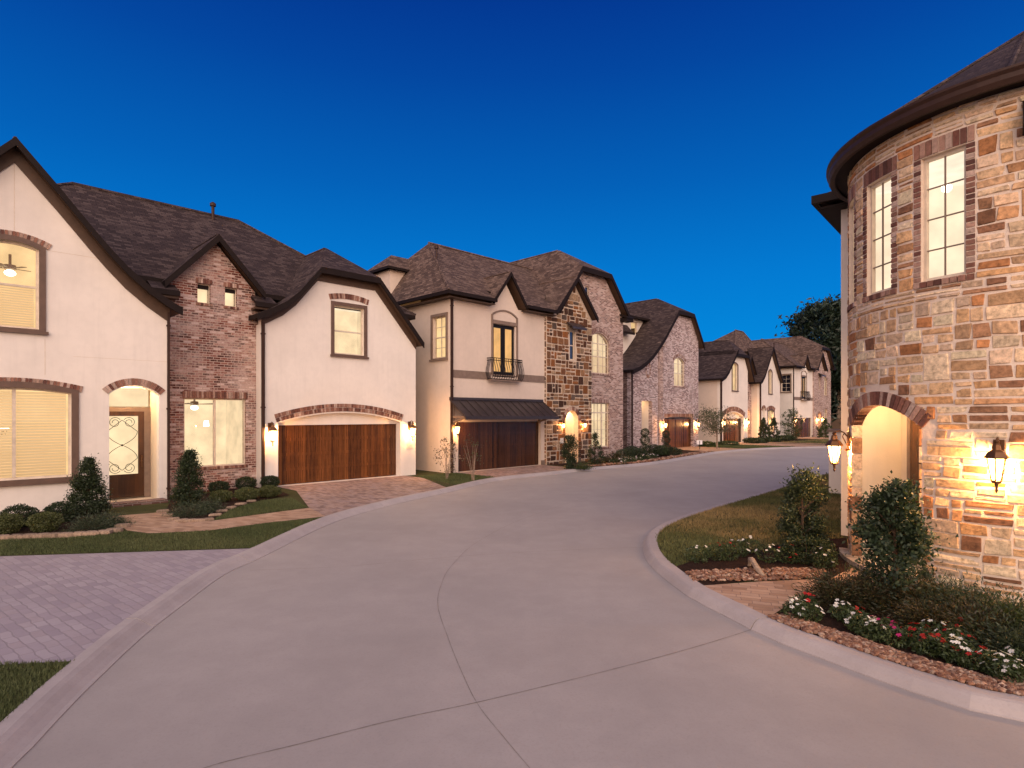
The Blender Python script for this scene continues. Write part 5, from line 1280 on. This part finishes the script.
for i, (px, py, h, r, c, lab) in enumerate(((612,463,.42,.6,RUSSET,'russet ornamental grass below the tall grilled window'),(625,459,.55,.55,SAGE,'grey-green bushy shrub at the corner where the two brick houses meet'),(637,459,.6,.6,DARK,'dark leafy shrub left of the ball topiary'),(652,456,.7,.6,DARK,'dark leafy shrub between the two ball topiaries'),(661,455.5,.6,.5,MID,'mid green shrub left of the pale brick garage'),(672,455.5,.5,.6,DARK,'low dark shrub at the edge of the pale brick garage drive'),(632,455,.55,.5,SAGE,'grey-green shrub at the foot of the brown side wall'))):
    plant('leafy_shrub', lab, 'shrub', g(px,py), h, r, 'spread' if i == 0 else 'ball', 1500, .09, .035, c, 'bed shrubs before the two brick houses', Zb, .02, 34, .22, 5)
def topiary(lab, xy, balls):
    t = thing('ball_topiary', lab, 'topiary', (*xy, Zb), 0, 'ball topiaries of the pale brick house'); Qs, Cs = [], []
    for z, r in balls:
        n = int(900*r/.3); d = rng.normal(0,1,(n,3)); d /= np.linalg.norm(d,axis=1)[:,None]; P = d*r*rng.uniform(.75,1.03,n)[:,None]+np.array([0,0,z]); q, c = leaves(P, .06, .03, DARK, d, .4); Qs.append(q); Cs.append(c)
    np_mesh('crown', np.concatenate(Qs), np.concatenate(Cs), M['leaf'], t); m = MB(); m.tube([(0,0,-.05),(0,0,balls[-1][0])], .03, 6); m.build('trunk', M['bark'], t)
topiary('three-ball topiary in front of the tall pale recess', g(645,455.5), [(.35,.36),(.92,.30),(1.36,.26)])
topiary('three-ball topiary left of the orange lit garage', g(666,453.5), [(.3,.34),(.85,.28),(1.22,.24)])
# -- white gables
plant('crape_myrtle', 'small spreading tree in front of the white twin-gable house', 'tree', g(717,448.5), 2.75, 1.55, 'loose', 2300, .13, .06, [(.06,.075,.045),(.09,.10,.06),(.13,.13,.085)], None, ZL, 1.25, 46, .14, 1, 'bark_pale')
def at_uv(U, V): return uv2xy(U, V)
for px, Y_, h, r, sh, c, lab in ((763.5,50.5,2.1,.5,'cone',DARK,'slim cone evergreen under the small arched niche'),(773.8,53.0,2.1,.6,'arbor',DARK,'dark columnar evergreen under the ground floor window of the white gable'),(792,57.5,2.9,1.1,'loose',MID,'loose grey-green conifer left of the last garage'),(825.5,62,1.9,.8,'arbor',MID,'rounded evergreen at the last lit brick entry')):
    plant('evergreen', lab, 'shrub', ((px-HX)/F*Y_, Y_), h, r, sh, 2600, .14, .06, c, 'evergreens before the white gables', ZL, .05, 110, .10)
for px, Y_, h, r, lab in ((706,45,.4,.7,'low green shrub beside the small white yard sign'),(728,46.5,.35,.9,'low green shrub under the small spreading tree'),(752,50,.5,.8,'dark low shrub beside the narrow lit brick bay'),(757,50.5,.45,.7,'dark low shrub at the lit corner of the white gable'),(768,52.5,.4,.7,'low shrub between the two slim evergreens'),(781,55,.5,.8,'low shrub right of the columnar evergreen'),(787,56,.5,.8,'low shrub at the foot of the grey-green conifer')):
    plant('leafy_shrub', lab, 'shrub', ((px-HX)/F*Y_, Y_), h, r, 'ball', 800, .14, .06, MID if h < .5 else DARK, 'bed shrubs before the white gables', ZL, .02, 26, .22, 4)
x, y = (699.5-HX)/F*41.2, 41.2
t = thing('yard_sign', 'small white yard sign on a stake by the pale brick garage drive', 'sign', (x, y, ZL), .1); m = MB(); m.box(-.2,.2,-.015,.015,.34,.64); m.build('board', M['signwhite'], t); m = MB(); m.box(-.02,.02,-.03,-.016,-.1,.6); m.build('stake', M['iron'], t)
# -- turret garden
plant('evergreen_bush', 'tall leafy evergreen in front of the turret doorway', 'shrub', g(895,603), 1.44, .52, 'bush', 9500, .06, .034, [(.022,.038,.020),(.034,.054,.026),(.05,.072,.034)], 'evergreens of the turret garden', Zb, .0, 60, .15)
plant('evergreen_bush', 'bushy evergreen on the lawn left of the turret lantern', 'shrub', g(802,553), 1.36, .44, 'bush', 6000, .06, .03, [(.03,.045,.022),(.042,.06,.028),(.06,.078,.034)], 'evergreens of the turret garden', Zb, .02, 46, .15)
plant('leafy_shrub', 'low dark shrub at the foot of the lawn evergreen', 'shrub', g(808,562), .42, .42, 'ball', 2200, .05, .024, DARK, None, Zb, .02, 40, .2, 5)
for px, py, h, r, c, lab in ((840,604,.42,.42,RUSSET,'bronze feathery shrub at the end of the paved path'),(868,606,.36,.40,RUSSET,'bronze feathery shrub left of the tall turret evergreen'),(925,612,.40,.46,RUSSET,'russet feathery shrub right of the tall turret evergreen'),(955,618,.46,.52,SAGE,'grey-green feathery shrub under the turret lantern'),(990,628,.48,.52,SAGE,'grey-green feathery shrub right of the turret lantern'),(975,640,.32,.48,RUSSET,'russet feathery shrub in front of the grey-green ones'),(1018,640,.5,.5,MID,'green feathery shrub at the right edge of the bed'),(930,629,.26,.40,RUSSET,'low russet shrub behind the red flowers'),(1010,655,.25,.40,SAGE,'low grey-green shrub behind the last white flowers')):
    plant('feathery_shrub', lab, 'shrub', g(px,py), h*.85, r, 'spread', 4200, .065, .013, c, 'feathery shrubs of the turret bed', Zb, .02, 70, .2, 9, mix=.6)
def flower(lab, xy, col, nf, h=.2, r=.16, far=1.0, group='flowering plants of the turret beds'):
    t = thing('flowering_plant', lab, 'flowers', (*xy, Zb), rnd.uniform(0,6), group)
    P, o, cc = crown_pts('ball', int(420), h, r, .01, 24, .2); Q, c = leaves(P, .045*far, .018*far, MID, o, .4); np_mesh('foliage', Q, c, M['leaf'], t)
    m = MB()
    for k in range(nf):
        a = rnd.uniform(0,2*PI); q = r*math.sqrt(rnd.random())*1.05; z = h*(1.12-.5*(q/r)**2)+rnd.uniform(-.02,.04); p = Vector((q*math.cos(a), q*math.sin(a), z)); n_ = Vector((math.cos(a)*.5+rnd.uniform(-.3,.3), math.sin(a)*.5+rnd.uniform(-.3,.3)-.2, 1)).normalized()
        e = n_.orthogonal().normalized(); f = n_.cross(e); s = rnd.uniform(.019,.029)*far; m.col = hsv(col, rnd.uniform(.8,1.1)); ph = rnd.uniform(0,6)
        for j in range(5):
            b = ph+2*PI*j/5; d = e*math.cos(b)+f*math.sin(b); s_ = e*-math.sin(b)+f*math.cos(b)
            m.face([p, p+d*s*.7+s_*s*.42+n_*.005, p+d*s*1.1+n_*.002, p+d*s*.7-s_*s*.42+n_*.005])
    m.col = None; m.build('blossoms', M['petal'], t); return t
W_, RD, MG = (.80,.78,.74), (.42,.022,.022), (.50,.03,.16)
near = [(795,618,W_,9,'white periwinkle at the kerb end of the paved path'),(808,621,W_,5,'small white periwinkle second from the kerb end of the paved path'),(804,611,RD,5,'red periwinkle at the edge of the paved path'),(845,621,W_,8,'white periwinkle in front of the bronze feathery shrubs'),(862,634,W_,12,'large white periwinkle clump in the middle of the lower bed'),(873,640,W_,10,'white periwinkle touching the magenta flowers on their left'),
        (855,626,RD,5,'red periwinkle between two white clumps'),(884,637,MG,6,'magenta periwinkle behind its twin, right of the big white clump'),(895,646,MG,6,'magenta periwinkle nearest the gravel edge'),(919,646,RD,9,'red periwinkle left of the red pair'),(927,655,RD,8,'red periwinkle closest to the gravel edge'),(937,654,RD,7,'red periwinkle beside the right white clump'),
        (934,641,W_,6,'white periwinkle behind the red ones'),(950,652,W_,10,'white periwinkle right of the red trio'),(957,663,W_,9,'white periwinkle at the gravel right of the red trio'),(957,648,RD,6,'red periwinkle behind the right white clump'),(967,642,RD,6,'red periwinkle under the turret lantern'),(974,668,RD,6,'single red periwinkle at the gravel near the right edge'),(996,675,W_,9,'white periwinkle at the right end of the bed'),(1006,681,W_,8,'white periwinkle nearest the right corner of the bed'),(1020,672,W_,6,'white periwinkle at the far right border of the bed')]
for px, py, c, n, lab in near: flower(lab, g(px,py), c, n+(3 if c is W_ else 0))
upper = [(698,562,W_,6,'white flowering plant at the kerb tip of the upper bed'),(717,560,RD,4,'dark red flowering plant near the kerb tip of the upper bed'),(728,560,RD,4,'dark red flowering plant left of the curved stone'),(738,556,W_,8,'white flowering plant behind the curved stone'),(750,553,W_,7,'tall white flowering plant left of the lawn evergreen'),(768,562,W_,7,'white flowering plant right of the curved stone'),(787,563,RD,4,'dark red flowering plant under the lawn evergreen'),(824,568,W_,12,'white flowering plant at the turret end of the gravel')]
for px, py, c, n, lab in upper: flower(lab, g(px,py), c, n, .26, .2)
for k, px in enumerate((618,626,634,642,650)):
    flower('pale flowering plant along the gravel edge before the pale brick house', g(px,464-.33*(px-618)*.5), (.62,.52,.5), 16, .25, .5, 1.8, 'pale flowers before the pale brick house')
# -- backdrop: garden wall, perimeter fence, trees
m = MB(); m.T = Matrix.Rotation(R(-40), 4, 'Z'); m.box(0,.34,0,6,-.1,2.02); m.box(-.05,.39,-.05,6.05,2.02,2.1)
o = thing('garden_wall', 'stucco garden wall with a cap behind the left turret lantern', 'wall', (9.72,17.95,0)); q = MB(); q.T = m.T; q.box(0,4,0,.34,-.1,1.98); q.build('wall_panel', M['stucco'], o); q = MB(); q.T = m.T; q.box(-.05,4.05,-.05,.39,1.984,2.06); q.build('wall_cap', M['trim_b'], o)
o = thing('perimeter_fence', 'brown plank fence beyond the last house at the bend', 'fence', (38.5,73,0), R(8)); q = MB()
for k in range(70): q.box(k*.2, k*.2+.192, rnd.uniform(0,.01), .03, 0, 2.05)
q.build('planks', M['bark'], o); q = MB(); q.box(0,14,.031,.08,.4,.5); q.box(0,14,.031,.08,1.6,1.7)
for k in range(8): q.box(k*1.95,k*1.95+.1,.081,.18,0,2.0)
q.build('rails', M['bark'], o)
def big_tree(lab, x, y, h, r, n, cols, trunkbare=.35):
    t = thing('pine_tree', lab, 'tree', (x,y,0), 0, 'tall trees behind the last house'); b = h*trunkbare; cl = 46
    tt = np.sort(rng.uniform(0,1,cl)); a = rng.uniform(0,2*PI,cl); rr = r*(1-.72*tt)*rng.uniform(.35,1.05,cl); cc = np.stack([np.cos(a)*rr, np.sin(a)*rr, b+(h-b)*tt-.25*rr], 1)
    k = rng.integers(0,cl,n); P = cc[k]+rng.normal(0,1,(n,3))*np.array([.9,.9,.6]); Q, c = leaves(P, .75, .26, cols, None, 0, .2); np_mesh('crown', Q, c, M['leaf'], t)
    m = MB(); m.tube([(0,0,-.2),(.1,0,h*.3),(-.05,.1,h*.65),(0,0,h*.97)], [.3,.24,.14,.03], 8)
    for p in cc: m.tube([(0,0,p[2]+.1*math.hypot(p[0],p[1])),(p[0]*.55,p[1]*.55,p[2]+.15),tuple(p)], [.07,.045,.015], 5)
    m.build('trunk', M['bark_pale'], t)
TD = [(.012,.022,.012),(.02,.034,.018),(.03,.05,.03),(.05,.075,.055)]
for lab, px, y, h, r in (('tall pine rising over the roof of the last house, leftmost of the dark trees',806,84,16.5,3.6),('tall pine directly left of the turret house corner',823,80,17.5,4.0),('pine partly hidden behind the turret house corner',838,76,17.0,3.8),('shorter pine between the last house and the turret',832,88,13.5,4.2),('dense pine just behind the turret house corner eave',848,82,19,4.2)):
    big_tree(lab, (px-HX)/F*y, y, h, r, 8500, TD, .10)
# ================================================================== SKY, AFTERGLOW, CAMERA
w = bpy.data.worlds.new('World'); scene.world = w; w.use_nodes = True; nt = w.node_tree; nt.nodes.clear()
N = lambda t, **k: nt.nodes.new('ShaderNode'+t)
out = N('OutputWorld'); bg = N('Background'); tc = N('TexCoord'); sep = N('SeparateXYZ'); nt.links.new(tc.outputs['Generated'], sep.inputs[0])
def ramp(fac, stops):
    r = N('ValToRGB'); nt.links.new(fac, r.inputs[0]); cr = r.color_ramp; cr.interpolation = 'B_SPLINE' if False else 'LINEAR'
    while len(cr.elements) > 1: cr.elements.remove(cr.elements[-1])
    for i, (p, c) in enumerate(stops):
        e = cr.elements[0] if i == 0 else cr.elements.new(p); e.position = p; e.color = (*c, 1)
    return r.outputs[0]
def mathn(op, a, b):
    n = N('Math'); n.operation = op
    for i, v in enumerate((a, b)):
        if isinstance(v, (int, float)): n.inputs[i].default_value = v
        else: nt.links.new(v, n.inputs[i])
    return n.outputs[0]
def mixc(f, a, b, mode='MIX'):
    n = N('Mix'); n.data_type = 'RGBA'; n.blend_type = mode
    for i, v in ((0, f), (6, a), (7, b)):
        if isinstance(v, (int, float)): n.inputs[i].default_value = v
        elif isinstance(v, tuple): n.inputs[i].default_value = (*v, 1)
        else: nt.links.new(v, n.inputs[i])
    return n.outputs[2]
# deep blue of the eastern twilight sky
blue = ramp(sep.outputs[2], [(0,(.002,.265,.72)),(.10,(.001,.232,.665)),(.22,(.001,.18,.59)),(.36,(.001,.11,.445)),(.50,(.001,.058,.325)),(.58,(.001,.037,.265)),(.8,(.001,.026,.2)),(1,(.001,.02,.16))])
# rose afterglow of the western sky behind the camera
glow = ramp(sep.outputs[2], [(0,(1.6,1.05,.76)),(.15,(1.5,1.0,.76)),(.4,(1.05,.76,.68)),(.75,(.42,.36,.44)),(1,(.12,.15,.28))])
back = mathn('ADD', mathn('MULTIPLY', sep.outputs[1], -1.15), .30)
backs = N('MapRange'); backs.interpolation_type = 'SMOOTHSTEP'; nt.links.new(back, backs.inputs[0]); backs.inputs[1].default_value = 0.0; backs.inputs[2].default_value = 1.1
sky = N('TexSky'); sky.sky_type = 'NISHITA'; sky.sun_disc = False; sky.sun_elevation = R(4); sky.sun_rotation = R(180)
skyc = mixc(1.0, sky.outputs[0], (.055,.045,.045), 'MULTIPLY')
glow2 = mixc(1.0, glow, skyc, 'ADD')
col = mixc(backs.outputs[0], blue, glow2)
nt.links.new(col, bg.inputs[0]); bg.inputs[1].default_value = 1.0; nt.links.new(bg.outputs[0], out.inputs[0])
sd = bpy.data.lights.new('afterglow', 'SUN'); sd.energy = 2.85; sd.angle = R(80); sd.color = (1,.83,.73)
so = link('afterglow', sd); so.rotation_euler = Vector((-.03, 1.0, -.62)).to_track_quat('-Z', 'Y').to_euler()
cam = bpy.data.cameras.new('camera'); cam.sensor_width = 36; cam.lens = F/1024*36; cam.shift_y = (HY-384)/1024; cam.clip_end = 3000; cam.clip_start = .05
co = link('camera', cam); co.location = (0,0,EYE); co.rotation_euler = (PI/2,0,0); scene.camera = co
vs = scene.view_settings; scene.display_settings.display_device = 'sRGB'; vs.view_transform = 'Standard'; vs.look = 'None'; vs.gamma = 1; vs.exposure = .12; vs.use_curve_mapping = False
scene.render.engine = 'CYCLES'; cy = scene.cycles; cy.use_denoising = True; cy.max_bounces = 6; cy.diffuse_bounces = 3; cy.glossy_bounces = 3; cy.transparent_max_bounces = 10
cy.sample_clamp_indirect = 6; cy.caustics_reflective = False; cy.caustics_refractive = False; cy.use_light_tree = True
try: cy.denoiser = 'OPENIMAGEDENOISE'
except Exception: pass
